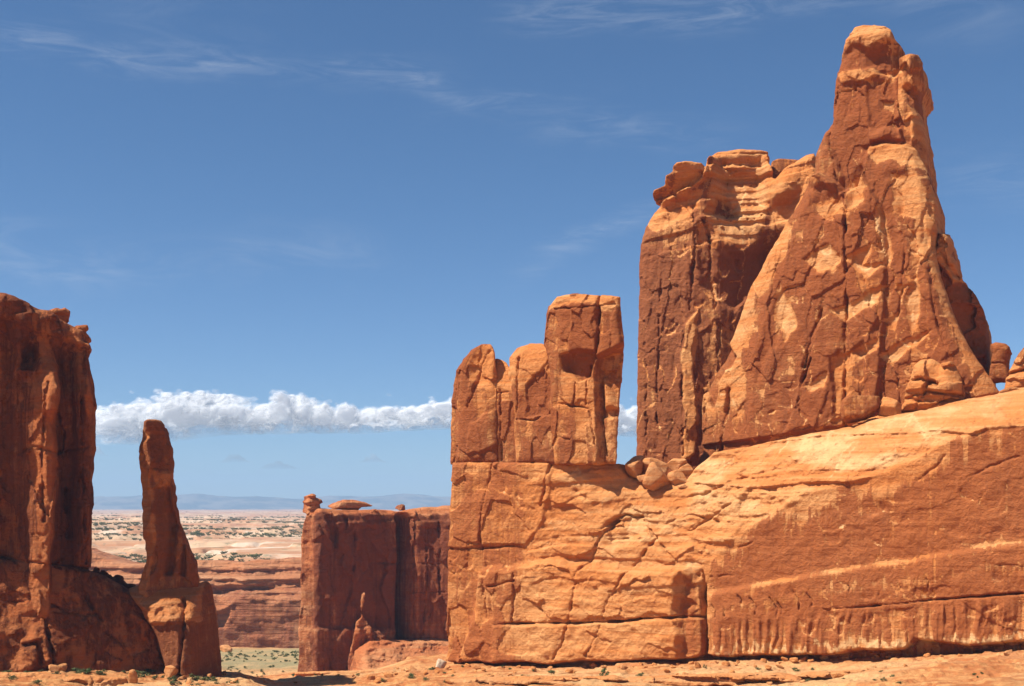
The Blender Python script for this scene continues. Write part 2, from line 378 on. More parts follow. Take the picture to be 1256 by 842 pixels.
# ------------------------------------------------------------------ materials
def sandstone(name, fresh=(0.56, 0.195, 0.052), pale=(0.64, 0.305, 0.112), dark=(0.245, 0.066, 0.020), black=(0.115, 0.040, 0.020),
              var_soft=0.05, var_bias=0.0, streak=0.5, blackness=0.35, bump=1.0, sc=1.0, beds=0.25):
    m = bpy.data.materials.new(name); m.use_nodes = True; n = NT(m.node_tree); n.n.clear()
    co = n.node('ShaderNodeTexCoord').outputs['Object']
    at = n.node('ShaderNodeAttribute', attribute_name='varnish').outputs['Fac']
    big = n.noise(co, 0.05*sc, 5, 0.6); mid = n.noise(co, 0.35*sc, 8, 0.66, 0.6); fine = n.noise(co, 1.6*sc, 9, 0.7)
    run = n.noise(n.mapping(co, (0.9*sc, 0.9*sc, 0.045*sc)), 1.0, 6, 0.62, 0.5)          # rain streaks down the face
    lay = n.noise(n.mapping(co, (0.025*sc, 0.025*sc, 0.9*sc)), 1.0, 6, 0.6, 0.8)          # bedding
    # rock colour
    c = n.mix(n.smooth(n.math('ADD', n.math('MULTIPLY', big, 0.5), n.math('MULTIPLY', lay, 0.5)), 0.40, 0.62), (*fresh, 1), (*pale, 1))
    c = n.mix(n.smooth(fine, 0.35, 0.7, 0.0, 0.30), c, (fresh[0]*0.62, fresh[1]*0.52, fresh[2]*0.45, 1))
    c = n.mix(n.math('MULTIPLY', n.smooth(mid, 0.48, 0.66), 0.35), c, (fresh[0]*1.12, fresh[1]*1.22, fresh[2]*1.4, 1))
    bl = n.node('ShaderNodeAttribute', attribute_name='bleach_and_sun').outputs['Fac']
    c = n.mix(n.smooth(n.math('ADD', bl, n.math('MULTIPLY', n.math('SUBTRACT', n.math('ADD', n.math('MULTIPLY', lay, .5), n.math('MULTIPLY', mid, .5)), .5), .9)), .25, .85, 0, .95), c, (0.68, 0.405, 0.18, 1))
    # desert varnish, and the sun and shade painted into the same map
    x = n.math('ADD', at, var_bias)
    x = n.math('ADD', x, n.math('MULTIPLY', n.math('SUBTRACT', mid, 0.5), 0.6))
    x = n.math('ADD', x, n.math('MULTIPLY', n.math('SUBTRACT', run, 0.5), streak))
    x = n.math('ADD', x, n.math('MULTIPLY', n.math('SUBTRACT', fine, 0.5), 0.22))
    vs = n.smooth(x, 0.5-var_soft, 0.5+var_soft); vw = n.smooth(x, 0.5-var_soft-0.18, 0.5+var_soft+0.22)
    vm = n.math('ADD', n.math('MULTIPLY', vs, 0.55), n.math('MULTIPLY', vw, 0.45))
    dk = n.mix(n.math('MULTIPLY', n.smooth(n.math('ADD', run, n.math('MULTIPLY', n.math('SUBTRACT', big, 0.5), 0.6)), 0.46, 0.66), blackness), (*dark, 1), (*black, 1))
    dk = n.mix(n.smooth(fine, 0.3, 0.75, 0.0, 0.55), dk, (dark[0]*1.5, dark[1]*1.5, dark[2]*1.35, 1))
    c = n.mix(n.math('MULTIPLY', vm, 0.94), c, dk)
    # relief
    h = n.math('ADD', n.math('MULTIPLY', mid, 0.8/sc), n.math('MULTIPLY', fine, 0.45/sc))
    h = n.math('ADD', h, n.math('MULTIPLY', n.noise(co, 6*sc, 5, 0.7), 0.11/sc))
    h = n.math('ADD', h, n.math('MULTIPLY', lay, beds/sc)); h = n.math('ADD', h, n.math('MULTIPLY', vs, 0.10/sc))
    bp = n.node('ShaderNodeBump'); bp.inputs['Strength'].default_value = 1.0; bp.inputs['Distance'].default_value = bump; n.put(bp.inputs['Height'], h)
    b = n.node('ShaderNodeBsdfPrincipled'); n.put(b.inputs['Base Color'], c); n.put(b.inputs['Normal'], bp.outputs[0])
    b.inputs['Roughness'].default_value = 0.9; b.inputs['Specular IOR Level'].default_value = 0.12
    o = n.node('ShaderNodeOutputMaterial'); n.l.new(b.outputs[0], o.inputs[0])
    return m
M_wall = sandstone('sandstone_wall', dark=(0.31, 0.090, 0.027), black=(0.19, 0.055, 0.022), var_soft=0.10, streak=0.7)
M_tower = sandstone('sandstone_tower', streak=0.45)
M_butte = sandstone('sandstone_butte', dark=(0.22, 0.066, 0.025), blackness=0.3)
M_block = sandstone('sandstone_block', streak=0.35)
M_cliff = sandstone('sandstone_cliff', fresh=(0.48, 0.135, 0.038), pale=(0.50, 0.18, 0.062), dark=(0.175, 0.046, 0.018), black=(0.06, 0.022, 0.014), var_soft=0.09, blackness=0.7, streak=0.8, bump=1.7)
M_spire = sandstone('sandstone_spire', fresh=(0.50, 0.165, 0.045), pale=(0.58, 0.27, 0.11), dark=(0.19, 0.055, 0.022), var_soft=0.1, bump=1.4)
M_far = sandstone('sandstone_distant', fresh=(0.48, 0.142, 0.046), pale=(0.56, 0.27, 0.12), dark=(0.18, 0.048, 0.021), black=(0.06,0.024,0.016), var_soft=0.16, blackness=0.6, streak=1.1, sc=0.5, bump=1.1)
M_canyon = sandstone('sandstone_canyon', fresh=(0.46, 0.165, 0.066), pale=(0.56, 0.28, 0.14), dark=(0.27, 0.085, 0.04), black=(0.19, 0.07, 0.042), var_soft=0.2, streak=1.0, sc=0.35, bump=1.3, beds=1.5)
M_pale = sandstone('sandstone_boulder', fresh=(0.56, 0.215, 0.068), pale=(0.64, 0.35, 0.155), var_bias=-0.12)

# ------------------------------------------------------------------ the big wall on the right
FW = Frame(900, 240, -30)
FACE_LINE = [(540, 560), (640, 690), (760, 715), (840, 700), (870, 688), (905, 655), (950, 628), (1000, 600), (1050, 588), (1100, 568), (1150, 548), (1200, 532), (1260, 520), (1400, 480)]
BASE_LINE = [(540, 562), (700, 562), (765, 585), (840, 580), (862, 560), (950, 543), (1040, 528), (1100, 512), (1160, 499), (1232, 486), (1400, 450)]
BASE_V = [(540, 0), (640, -0.3), (700, -1.2), (765, -5), (800, -8), (860, -10), (900, -11), (1400, -11)]
def wall_face(a):
    PX, PY, m = a.PX, a.PY, a.m
    a.V[:] = 0.34
    # the slope that leans back above the steep face
    fl = curve(PX, FACE_LINE); bl = curve(PX, BASE_LINE); bv = curve(PX, BASE_V)
    fl = fl+fbm(69, 4, a.T/9, a.Z*0)*9*sstep(PX, 840, 900)
    t = (fl-PY)/np.maximum(fl-bl, 6)
    tt = np.clip(t, 0, 1.6)
    a.F += bv*np.where(tt < 1, 0.35*tt+0.65*tt*tt, 1+1.3*(tt-1))
    slope = sstep(t, -0.06, 0.06)*sstep(PX, 830, 870)
    # dark varnish of the steep right face, its upper edge ragged
    rr = sstep(PX, 855, 885)
    up = curve(PX, [(860, 700), (905, 668), (950, 640), (1000, 618), (1030, 588), (1050, 604), (1090, 598), (1120, 578), (1160, 556), (1256, 535), (1400, 500)])
    a.V += rr*0.62*sstep((PY-up)*m+fbm(21, 4, a.T/1.1, a.Z/12)*5.5+fbm(22, 4, a.T/7, a.Z/7)*6.0, -3.6, 2.6)
    a.V -= 0.30*slope
    # pale flat bands across the right face
    b1 = curve(PX, [(860, 728), (1000, 702), (1100, 688), (1190, 672), (1260, 663), (1400, 640)])
    a.F += rr*0.9*sstep((PY-b1)*m, -0.3, 1.0)
    q = (PY-b1)*m+fbm(23, 3, a.T/3, a.Z*0)*0.5; ln = 0.8+2.6*np.clip(fbm(25, 4, a.T/0.9, a.Z/30)+0.15, 0, 1)*2.0*np.clip(0.7+vn(26, a.T/9, a.Z*0), 0.2, 1.5)
    a.V -= rr*0.62*sstep(q, -0.9, 0.1)*(1-sstep(q, ln*0.4, ln+0.3))*np.clip(.62+1.3*fbm(28, 4, a.T/5, a.Z/2), .08, 1.1)
    b2 = b1+28+fbm(29, 3, a.T/8, a.Z*0)*8
    a.V -= rr*0.36*np.exp(-(((PY-b2)*m+fbm(24, 4, a.T/1.2, a.Z/6)*1.6)/1.0)**2)
    b3 = curve(PX, [(860, 760), (1000, 749), (1260, 728), (1400, 715)])
    a.crack([(1010, 748), (1080, 743), (1150, 736), (1256, 728)], 0.22, 1.0, 0.2)
    low = rr*sstep((PY-b3)*m, -0.5, 2.5)
    fl2 = fbm(31, 3, a.T/0.75+fbm(30, 2, a.T/6, a.Z/6)*1.5, a.Z/16)
    a.F += low*0.75*fl2; a.V += low*(0.75*fl2-0.12)
    a.V -= rr*0.55*np.exp(-(((PY-(curve(PX, [(860, 800), (1000, 795), (1120, 790), (1256, 778), (1400, 765)])))*m+fbm(33, 3, a.T/0.9, a.Z/9)*2.4)/1.2)**2)
    # scalloped fractures lower right and curved flake edges
    for (x0, y0, n_, dx_) in ((872, 742, 9, 17), (1010, 722, 5, 30)):
        for i in range(n_):
            r = random.Random(i*31+x0); px = x0+i*dx_+r.uniform(-5, 5); py = y0-0.12*i*dx_+r.uniform(-7, 7); L = r.uniform(9, 26)
            a.crack([(px, py), (px+L*0.35, py+L*0.55), (px+L*0.30, py+L)], 0.20, 0.55, 0.3)
    for pts in ([(1168, 600), (1190, 585), (1215, 572), (1256, 558)], [(1125, 590), (1145, 575), (1160, 558)], [(895, 677), (925, 665)], [(872, 708), (900, 706)]):
        a.crack(pts, 0.25, 0.45, 0.6)
    a.V -= rr*0.30*np.clip(fbm(42, 4, a.T/0.45, a.Z/9), 0, 1)*1.6
    a.V += rr*0.22*fbm(43, 4, a.T/2.4, a.Z/26)
    a.scars(44, [(875, 740), (1000, 735), (1256, 690), (1256, 760), (1000, 790), (875, 795)], 90, (4, 11), (4, 13), .22, .55)
    a.scars(45, [(1000, 640), (1100, 600), (1256, 560), (1256, 660), (1000, 700)], 36, (5, 16), (4, 12), .22, .35)
    a.flakes(41, 7, 5, 0.10, 0.10, mask=rr*sstep(PX, 1000, 1150), vamp=0.06)
    # left part: joints, knobs and broken slabs
    lf = 1-sstep(PX, 845, 880)
    mid = sstep(PX, 625, 670)*lf
    a.rough(51, 6.0, 0.6, 6, mask=mid, sz=1.4)
    a.rough(53, 2.2, 0.3, 5, mask=mid, sz=1.8)
    a.beds(55, 2.3, 0.38, 1.2, mask=mid*sstep(PY, 770, 740), dip=-0.05)
    a.V += -0.26*mid+0.26*(lf-mid)
    v_, e_ = a.flakes(57, 5.0, 7.5, 0.35, 0.35, 0.20, mask=lf-mid); a.rims(e_, 58, .04, .5); a.scars(56, [(548, 570), (676, 570), (650, 680), (630, 800), (552, 800)], 26, (4, 12), (5, 18), .25, .4, 1.2)
    a.flakes(59, 8.0, 4.5, 0.4, 0.28, 0.08, mask=mid*sstep(PY, 590, 620))
    a.reg([(540, 560), (540, 672), (645, 668), (665, 640), (675, 600), (678, 566)], 0.5, 0.5, None)
    a.reg([(648, 600), (690, 640), (660, 700), (700, 760), (860, 770), (866, 706), (835, 695), (800, 688), (760, 650), (720, 600)], 0.0, 6, 0.12, vb=4)
    # block that ends at the vertical joint, px 863
    a.reg([(590, 700), (700, 690), (800, 700), (842, 698), (858, 712), (862, 740), (864, 830), (560, 830)], 2.6, 1.6, None)
    a.reg([(838, 705), (858, 704), (864, 760), (866, 804), (840, 806), (832, 770)], -2.2, 2.2, 0.62, vb=2)  # shadow on the end of the block, painted as a darker patch
    a.step([(540, 790), (606, 768), (680, 766), (760, 764), (800, 760), (868, 758)], 0.8*1.0, 0.3) if False else None
    a.F += 0.9*lf*sstep(PX, 600, 612)*sstep((a.wy*0.3+PY*0.7-curve(PX, [(600, 768), (700, 766), (790, 762), (840, 758), (870, 758)]))*m, -0.25, 0.25)
    a.crack([(606, 767), (680, 765), (760, 763), (790, 759), (862, 757)], 0.35, 2.0, 0.3)
    for pts, w, d in (([(602, 567), (597, 600), (588, 640), (590, 672)], .35, 1.6), ([(676, 567), (670, 590), (664, 620)], .35, 1.8), ([(548, 673), (600, 673), (640, 668)], .3, 1.2),
                      ([(596, 676), (594, 720), (596, 760)], .3, 1.0), ([(632, 680), (630, 720), (626, 767)], .28, 0.9), ([(568, 640), (572, 700)], .2, .5),
                      ([(756, 640), (735, 660), (722, 690), (708, 705), (700, 745), (690, 785), (682, 808)], .4, 2.2), ([(806, 660), (770, 700), (745, 738), (735, 770), (722, 805)], .38, 2.0),
                      ([(738, 650), (765, 632), (800, 636)], .5, 2.2), ([(790, 640), (800, 655), (812, 672), (830, 690)], .45, 1.8), ([(745, 662), (790, 662)], .25, .9),
                      ([(800, 660), (850, 650), (880, 630), (905, 612)], .3, 1.0), ([(862, 700), (864, 760), (866, 806)], .5, 3.0), ([(720, 650), (735, 675)], .3, 1),
                      ([(600, 720), (620, 715), (632, 712)], .4, 1.2), ([(552, 690), (575, 735), (590, 740)], .25, .7), ([(770, 545), (775, 600), (790, 640)], .25, 0.7),
                      ([(820, 640), (850, 632), (880, 640)], .4, 1.0), ([(705, 605), (720, 610)], .8, 1.0), ([(830, 615), (870, 605), (900, 590), (960, 575)], .4, .8),
                      ([(900, 570), (960, 560), (1010, 545)], .4, .7), ([(940, 592), (1010, 580), (1040, 590), (1090, 570)], .4, .6)):
        a.crack(pts, w*.85, d*.6, .6)
    a.reg([(780, 602), (862, 590), (920, 600), (905, 625), (840, 640), (790, 640)], 0.9, 1.2, 0.3)
    a.reg([(745, 640), (790, 632), (798, 660), (748, 664)], -0.9, 0.5, 0.1)
    a.B += slope*(0.34+0.75*fbm(64, 5, a.T/9, a.Z/4))+mid*sstep(PY, 780, 690)*(0.25+0.6*fbm(66, 5, a.T/7, a.Z/3))  # pale rock, plus the sun on the slope painted paler
    a.B += rr*0.8*np.exp(-(((PY-(curve(PX, [(860, 798), (1000, 793), (1120, 788), (1256, 777), (1400, 765)])))*m+fbm(33, 3, a.T/0.9, a.Z/9)*2.0)/0.8)**2)
    # slabby slope above the right face
    a.beds(61, 1.1, 0.45, 1.8, mask=slope, dip=0.02); a.rough(63, 6, 1.5, 6, mask=slope, sz=1.5); a.rough(62, 1.8, 0.3, 4, mask=slope, sz=2)
    a.rough(65, 3.5, 0.18, 5)
    # undercut along the foot
    foot = curve(PX, [(540, 812), (600, 813), (760, 812), (862, 806), (905, 806), (980, 805), (1040, 800), (1110, 797), (1125, 785), (1150, 788), (1190, 792), (1256, 788), (1400, 770)])+fbm(67, 4, a.T/5, a.Z*0)*4
    a.F -= 4.2*sstep((PY-foot)*m, -0.5, 0.6)
    a.F += 1.6*sstep(vn(68, a.T/2.2, a.Z/0.9), 0.1, 0.5)*sstep((PY-foot)*m, 0.2, 0.8)*rr
wall = rock('rock_wall', FW, [dict(out=[(546, 690), (549, 640), (551, 600), (553, 567), (700, 566), (757, 567), (768, 583), (800, 592), (835, 588), (850, 574), (875, 552), (1000, 528), (1100, 506), (1160, 493), (1232, 478), (1420, 440), (1420, 850), (550, 850), (546, 770)],
            R=1.2, back=46, deep=-12, face=wall_face, k=0.5, taper=0.06)], 0.22, M_wall, 0.22, 3.0, 1.5, seed=3)
tag(wall, 'long orange sandstone wall on the right with dark varnished face and pale sloping top', 'rock wall')

# ------------------------------------------------------------------ four blocks standing on the left end of the wall
GB = 'upright blocks on the end of the wall'
def block_face(seed, extra=None, v=0.62):
    def fn(a):
        a.V[:] = v; a.stain(seed, 5, 0.5)
        a.flakes(seed+1, 3.2, 7, 0.28, 0.28, 0.16); a.rough(seed+5, 3, 0.16, 5)
        if extra: extra(a)
    return fn
def blk_a(a):
    a.F -= 1.6*sstep(a.PX, 572, 553)
    a.reg([(578, 440), (592, 424), (606, 424), (606, 440), (598, 468), (586, 470), (580, 460)], -1.0, 2.5, 0.1, vb=1.5)
    a.crack([(598, 430), (584, 466), (574, 500)], .4, .9, .6); a.reg([(575, 520), (606, 505), (608, 545), (575, 560)], 0.5, .6)
def blk_b(a):
    y = curve(a.PX, [(600, 450), (630, 470)]); a.F -= 2.6*np.clip((y+14-a.PY)/30, 0, 1.2); a.V -= 0.6*sstep(a.PY, y+14, y+4)  # sunlit slant of the top painted paler
    a.crack([(614, 478), (614, 566)], .3, 1, .4); a.crack([(604, 482), (632, 480)], .25, .8, .4)
def blk_c(a):
    a.V -= 0.5*sstep(a.PY+fbm(91, 3, a.T/2, a.Z/5)*16, 478, 462); a.F -= 1.8*np.clip((450-a.PY)/34, 0, 1)**1.6
    a.reg([(645, 475), (668, 455), (674, 470), (674, 508), (646, 512)], -0.55, 0.4, 0.75)
    a.crack([(633, 515), (655, 516), (676, 506)], .3, 1.6, .5); a.crack([(636, 440), (634, 500), (632, 512)], .25, .8, .6)
    a.F += .35*sstep(a.PY+0.22*(a.PX-633), 514, 517)
def blk_d(a):
    a.F += 1.6*sstep(a.PX, 664, 690); a.V -= 0.12
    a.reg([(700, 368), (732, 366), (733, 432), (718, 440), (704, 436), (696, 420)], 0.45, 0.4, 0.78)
    a.reg([(668, 360), (770, 358), (764, 374), (706, 370), (672, 382)], -0.4, 1.0, 0.15, vb=1)
    a.reg([(735, 380), (762, 380), (763, 425), (738, 436)], 0.2, 0.6, 0.62)
    # overhang above the hollow, hollow, and the recessed right third
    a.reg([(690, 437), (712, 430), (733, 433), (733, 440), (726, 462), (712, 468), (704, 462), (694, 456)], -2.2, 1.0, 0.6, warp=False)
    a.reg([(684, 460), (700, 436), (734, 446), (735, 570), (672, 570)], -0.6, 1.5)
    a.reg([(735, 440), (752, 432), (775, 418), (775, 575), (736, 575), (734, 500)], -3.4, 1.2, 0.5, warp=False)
    a.reg([(740, 465), (757, 500), (742, 502)], 1.6, 1.5, 0.2, warp=False); a.reg([(734, 512), (758, 512), (757, 570), (736, 570)], 1.0, 1.2)
    a.crack([(733, 362), (734, 436)], .4, 2.4, .3); a.crack([(735, 446), (737, 500), (742, 560)], .3, 1, .4)
    for p in ([(683, 495), (705, 498), (725, 502)], [(722, 446), (720, 498)], [(708, 470), (704, 498)], [(680, 380), (735, 376)], [(680, 534), (700, 540)], [(724, 500), (730, 545)]): a.crack(p, .2, .7, .6)
BL = [('rock_block', [(548, 571), (548, 520), (551, 470), (555, 450), (566, 436), (577, 426), (589, 420), (601, 420), (606, 428), (609, 460), (611, 571)], -0.3, 16, 2.4, blk_a,
       'leftmost narrow upright block with a tapering rounded top, at the end of the wall'),
      ('rock_block', [(599, 571), (599, 440), (608, 434), (621, 441), (631, 462), (640, 480), (640, 571)], -1.3, 14, 1.0, blk_b,
       'lowest and slimmest upright block, wedged between two rounded blocks, with a pale slanted top'),
      ('rock_block', [(630, 571), (627, 500), (621, 458), (623, 436), (632, 424), (645, 418), (664, 418), (674, 422), (679, 450), (682, 500), (684, 571)], -0.6, 16, 1.8, blk_c,
       'rounded bright topped block leaning against the tallest block on the wall'),
      ('rock_block', [(676, 571), (674, 500), (672, 450), (666, 425), (668, 395), (672, 374), (684, 364), (708, 360.5), (732, 362), (748, 363), (761, 364), (762, 395), (767, 432), (763, 475), (759, 520), (757, 571)], -0.6, 20, 1.2, blk_d,
       'tallest square topped block on the wall, with a dark hollow under an overhang')]
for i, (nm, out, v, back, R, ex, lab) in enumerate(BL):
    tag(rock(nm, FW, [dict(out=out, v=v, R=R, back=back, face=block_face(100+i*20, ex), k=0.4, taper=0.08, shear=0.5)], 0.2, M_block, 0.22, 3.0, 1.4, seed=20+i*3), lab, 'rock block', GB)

# ------------------------------------------------------------------ the tall tower on top of the wall
FT = Frame(1040, 250, -30)
def tower_face(a):
    PX, PY, m = a.PX, a.PY, a.m
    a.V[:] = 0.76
    # ridge line: left of it the fin turns away to the left as a ramp, its sunlit brightness put into the colour
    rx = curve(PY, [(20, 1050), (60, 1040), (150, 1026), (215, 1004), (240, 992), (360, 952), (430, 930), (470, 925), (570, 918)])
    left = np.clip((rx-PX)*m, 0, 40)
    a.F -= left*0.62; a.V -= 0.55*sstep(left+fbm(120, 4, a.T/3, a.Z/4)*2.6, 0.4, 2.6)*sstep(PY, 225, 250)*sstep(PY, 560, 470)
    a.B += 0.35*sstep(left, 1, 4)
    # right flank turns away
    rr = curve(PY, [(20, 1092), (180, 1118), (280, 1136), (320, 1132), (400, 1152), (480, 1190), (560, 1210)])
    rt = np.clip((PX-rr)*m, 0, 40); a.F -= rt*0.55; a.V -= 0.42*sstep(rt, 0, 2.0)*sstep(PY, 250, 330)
    # face leans back upward
    a.F -= np.clip((500-PY)*m, -5, 90)*0.05
    # upper part stands back above the shelf at 180
    a.reg([(990, -20), (1150, -20), (1150, 186), (1115, 180), (1088, 178), (1066, 184), (1050, 230), (1030, 236), (1010, 215), (985, 215)], -3.4, 1.4)
    sh = [(1062, 186), (1090, 176), (1116, 176), (1134, 190), (1136, 206), (1112, 200), (1092, 196), (1074, 204)]
    a.reg(sh, -1.0, 3.0, 0.0, vb=0.8)
    a.reg([(1066, 160), (1104, 158), (1106, 174), (1066, 176)], 1.3, 0.6)
    # head: cap with its sunlit tone painted in, over a dark cave
    a.reg([(1016, -10), (1112, -10), (1113, 56), (1100, 50), (1082, 54), (1064, 61), (1046, 58), (1032, 76), (1020, 92)], 1.1, 1.2, 0.22, vb=1.5)
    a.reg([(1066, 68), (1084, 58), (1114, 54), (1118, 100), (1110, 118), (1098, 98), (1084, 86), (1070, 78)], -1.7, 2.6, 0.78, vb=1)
    a.reg([(1028, 92), (1050, 88), (1076, 80), (1084, 90), (1062, 100), (1034, 108)], 0.8, 0.9, 0.3)
    a.F -= 1.6*np.clip((46-PY)/20, 0, 1.4); a.crack([(1040, 52), (1056, 42), (1094, 34)], .3, .6, .5)
    a.beds(122, 1.3, 0.5, .8, mask=sstep(PY, 60, 45))
    a.reg([(1066, 98), (1098, 96), (1100, 160), (1068, 165), (1062, 130)], -0.6, 1.0, 0.5)
    # buttresses of the lower face
    a.reg([(1013, 160), (1030, 215), (1022, 235), (1000, 230), (996, 196)], 1.4, 1.5, 0.4)
    a.reg([(985, 232), (1008, 224), (1012, 260), (1000, 330), (960, 400), (930, 470), (960, 300)], -0.6, 2, None)
    a.reg([(1022, 262), (1040, 236), (1060, 215), (1078, 250), (1082, 300), (1084, 420), (1076, 520), (1040, 525), (1038, 340)], 1.3, 0.9)
    a.reg([(1040, 225), (1054, 208), (1066, 232), (1058, 246), (1040, 250)], -1.6, 2.5, 0.08, vb=1.5)
    a.reg([(1000, 248), (1024, 240), (1040, 258), (1020, 268), (1002, 262)], -0.9, 2.0, 0.15, vb=1.5)
    a.reg([(1096, 215), (1118, 206), (1136, 236), (1146, 290), (1130, 320), (1108, 280), (1098, 245)], -1.1, 3.0, 0.06, vb=1.5)
    a.reg([(1098, 262), (1122, 268), (1116, 292), (1100, 286)], 0.5, 0.8, 0.7)
    a.reg([(1020, 440), (1060, 420), (1062, 500), (1038, 528), (1020, 520)], -0.9, 0.8, 0.45)
    a.reg([(1036, 400), (1016, 470), (996, 535), (960, 545), (985, 470), (1018, 360)], 0.5, .8)
    for pts, w, d in (([(1036, 238), (1038, 340), (1035, 440), (1034, 526)], .45, 2.0), 
                      ([(985, 450), (994, 418), (1008, 380)], .5, 2.0), ([(978, 500), (984, 465), (994, 440)], .4, 1.6), ([(1110, 295), (1106, 360), (1098, 400)], .3, 1.0),
                      ([(1140, 330), (1146, 380), (1160, 430), (1180, 470)], .4, 1.0), ([(1080, 420), (1100, 460), (1106, 500)], .25, .8), ([(1030, 110), (1020, 170), (1026, 230)], .4, 1.2),
                      ([(1044, 108), (1060, 118)], .5, 1.5), ([(898, 478), (890, 520), (886, 556)], .5, 1.8), ([(870, 475), (866, 520), (862, 556)], .35, 1.0)):
        a.crack(pts, w*.8, d*.65, .6)
    # bright spalled patches with sharp lips
    for pts in ([(985, 320), (1010, 300), (1036, 316), (1024, 332), (1000, 336)], [(1020, 380), (1060, 362), (1086, 352), (1070, 376), (1034, 392)], [(1040, 318), (1066, 300), (1060, 322), (1080, 326), (1062, 340)],
                [(1080, 440), (1100, 420), (1140, 402), (1120, 424), (1096, 446)], [(1046, 430), (1080, 418), (1076, 432), (1050, 440)], [(1110, 370), (1124, 340), (1130, 380), (1118, 410)],
                [(1086, 392), (1102, 380), (1096, 402)], [(1058, 345), (1068, 375), (1058, 372)], [(990, 470), (1016, 455), (1010, 474), (992, 480)], [(1130, 262), (1140, 300), (1128, 296)], [(1082, 86), (1100, 84), (1094, 96)],
                [(1082, 124), (1096, 126), (1094, 142), (1080, 136)], [(960, 350), (976, 400), (962, 420), (950, 385)], [(1100, 350), (1112, 352), (1104, 372)], [(1072, 270), (1078, 250), (1086, 274), (1090, 320), (1080, 330)]):
        a.B += 0.45*a.reg(pts, -0.75, 1.1, 0.02, vb=0.6)
    lo = sstep(PY, 235, 260)
    v_, e_ = a.flakes(130, 7.5, 15, 0.34, 0.42, 0.12); a.rims(e_, 131, .035, .6, 6); v_, e_ = a.flakes(134, 3.0, 6, 0.14, 0.20, 0.10); a.rims(e_, 135, .045, .5, 4, .05)
    a.scars(137, [(1000, 240), (1100, 200), (1150, 300), (1200, 470), (1040, 520), (900, 545), (930, 440)], 85, (3, 13), (3, 18), .30, .45, 1.2)
    a.V += 0.16*sstep(PY, 190, 170)*sstep(PY, 90, 110)
    a.stain(136, 7, 0.30); a.rough(138, 6, 0.14, 6, sz=0.4)
    # dark flank and crevice at the lower left
    a.reg([(858, 470), (892, 424), (902, 440), (888, 470), (880, 500)], -2.4, 1.0, 0.6)
    a.F -= 1.3*sstep((PY-curve(PX, [(850, 549), (940, 537), (1040, 521), (1240, 480)]))*m, -0.25, 0.25)
def spine_face(a):
    a.V[:] = 0.55; a.flakes(140, 3, 5, 0.8, 0.6, 0.2); a.rough(142, 3, .8, 5, sz=.5); a.stain(143, 5, .5)
    a.F -= np.clip((a.PX-1120)*a.m, 0, 20)*1.0
    a.reg([(1100, 60), (1134, 64), (1136, 100), (1126, 112), (1110, 104)], 1.4, 1.2, 0.5); a.reg([(1110, 108), (1140, 108), (1130, 150), (1114, 140)], -1.4, 1.5, 0.65)
    a.reg([(1112, 130), (1124, 140), (1130, 170), (1120, 176)], .9, 1, 0.2)
def lump_face(a):
    a.V[:] = 0.72; a.F -= np.clip((a.PX-1165)*a.m, 0, 30)*0.9; a.flakes(150, 3.5, 6, 1.1, 0.9, 0.15); a.rough(152, 4.5, 2.6, 5, sz=.8); a.V += .1
    a.reg([(1146, 280), (1168, 284), (1170, 312), (1190, 345), (1170, 350), (1150, 320)], 2.8, 1.2, 0.25)
    a.crack([(1150, 300), (1168, 330), (1186, 352)], .4, 1.5, .8)
def ledge_face(a):
    a.V[:] = 0.25; a.beds(155, 1.6, .8, .8, dip=-.12); a.flakes(156, 4, 3, .6, .4, .25); a.rough(158, 3, .4, 5)
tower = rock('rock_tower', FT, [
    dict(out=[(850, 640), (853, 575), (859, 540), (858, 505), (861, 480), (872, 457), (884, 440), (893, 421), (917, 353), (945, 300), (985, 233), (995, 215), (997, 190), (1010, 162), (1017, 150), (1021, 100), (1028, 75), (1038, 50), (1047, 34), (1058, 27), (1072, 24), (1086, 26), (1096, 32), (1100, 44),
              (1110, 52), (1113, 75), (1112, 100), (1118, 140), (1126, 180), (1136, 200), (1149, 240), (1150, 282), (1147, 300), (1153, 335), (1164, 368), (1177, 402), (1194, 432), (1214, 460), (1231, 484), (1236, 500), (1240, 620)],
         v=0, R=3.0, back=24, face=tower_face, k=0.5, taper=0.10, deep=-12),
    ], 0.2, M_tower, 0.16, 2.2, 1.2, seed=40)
rock('rear_buttress', FT, [
    dict(out=[(1100, 70), (1112, 67), (1127, 68), (1132, 77), (1134, 100), (1127, 114), (1130, 140), (1137, 178), (1139, 215), (1110, 330), (1080, 330)], v=-6, R=2.0, back=26, face=spine_face, k=.5),
    dict(out=[(1100, 275), (1150, 281), (1166, 286), (1168, 310), (1176, 335), (1196, 356), (1208, 376), (1214, 406), (1214, 445), (1220, 470), (1218, 560), (1100, 560)], v=-9, R=4, back=30, face=lump_face, k=.5),
    ], 0.22, M_tower, 0.35, 3.0, 1.2, seed=44, parent=tower)
tag(tower, 'tall tapering sandstone tower with a blunt head, highest rock in the picture', 'rock tower')

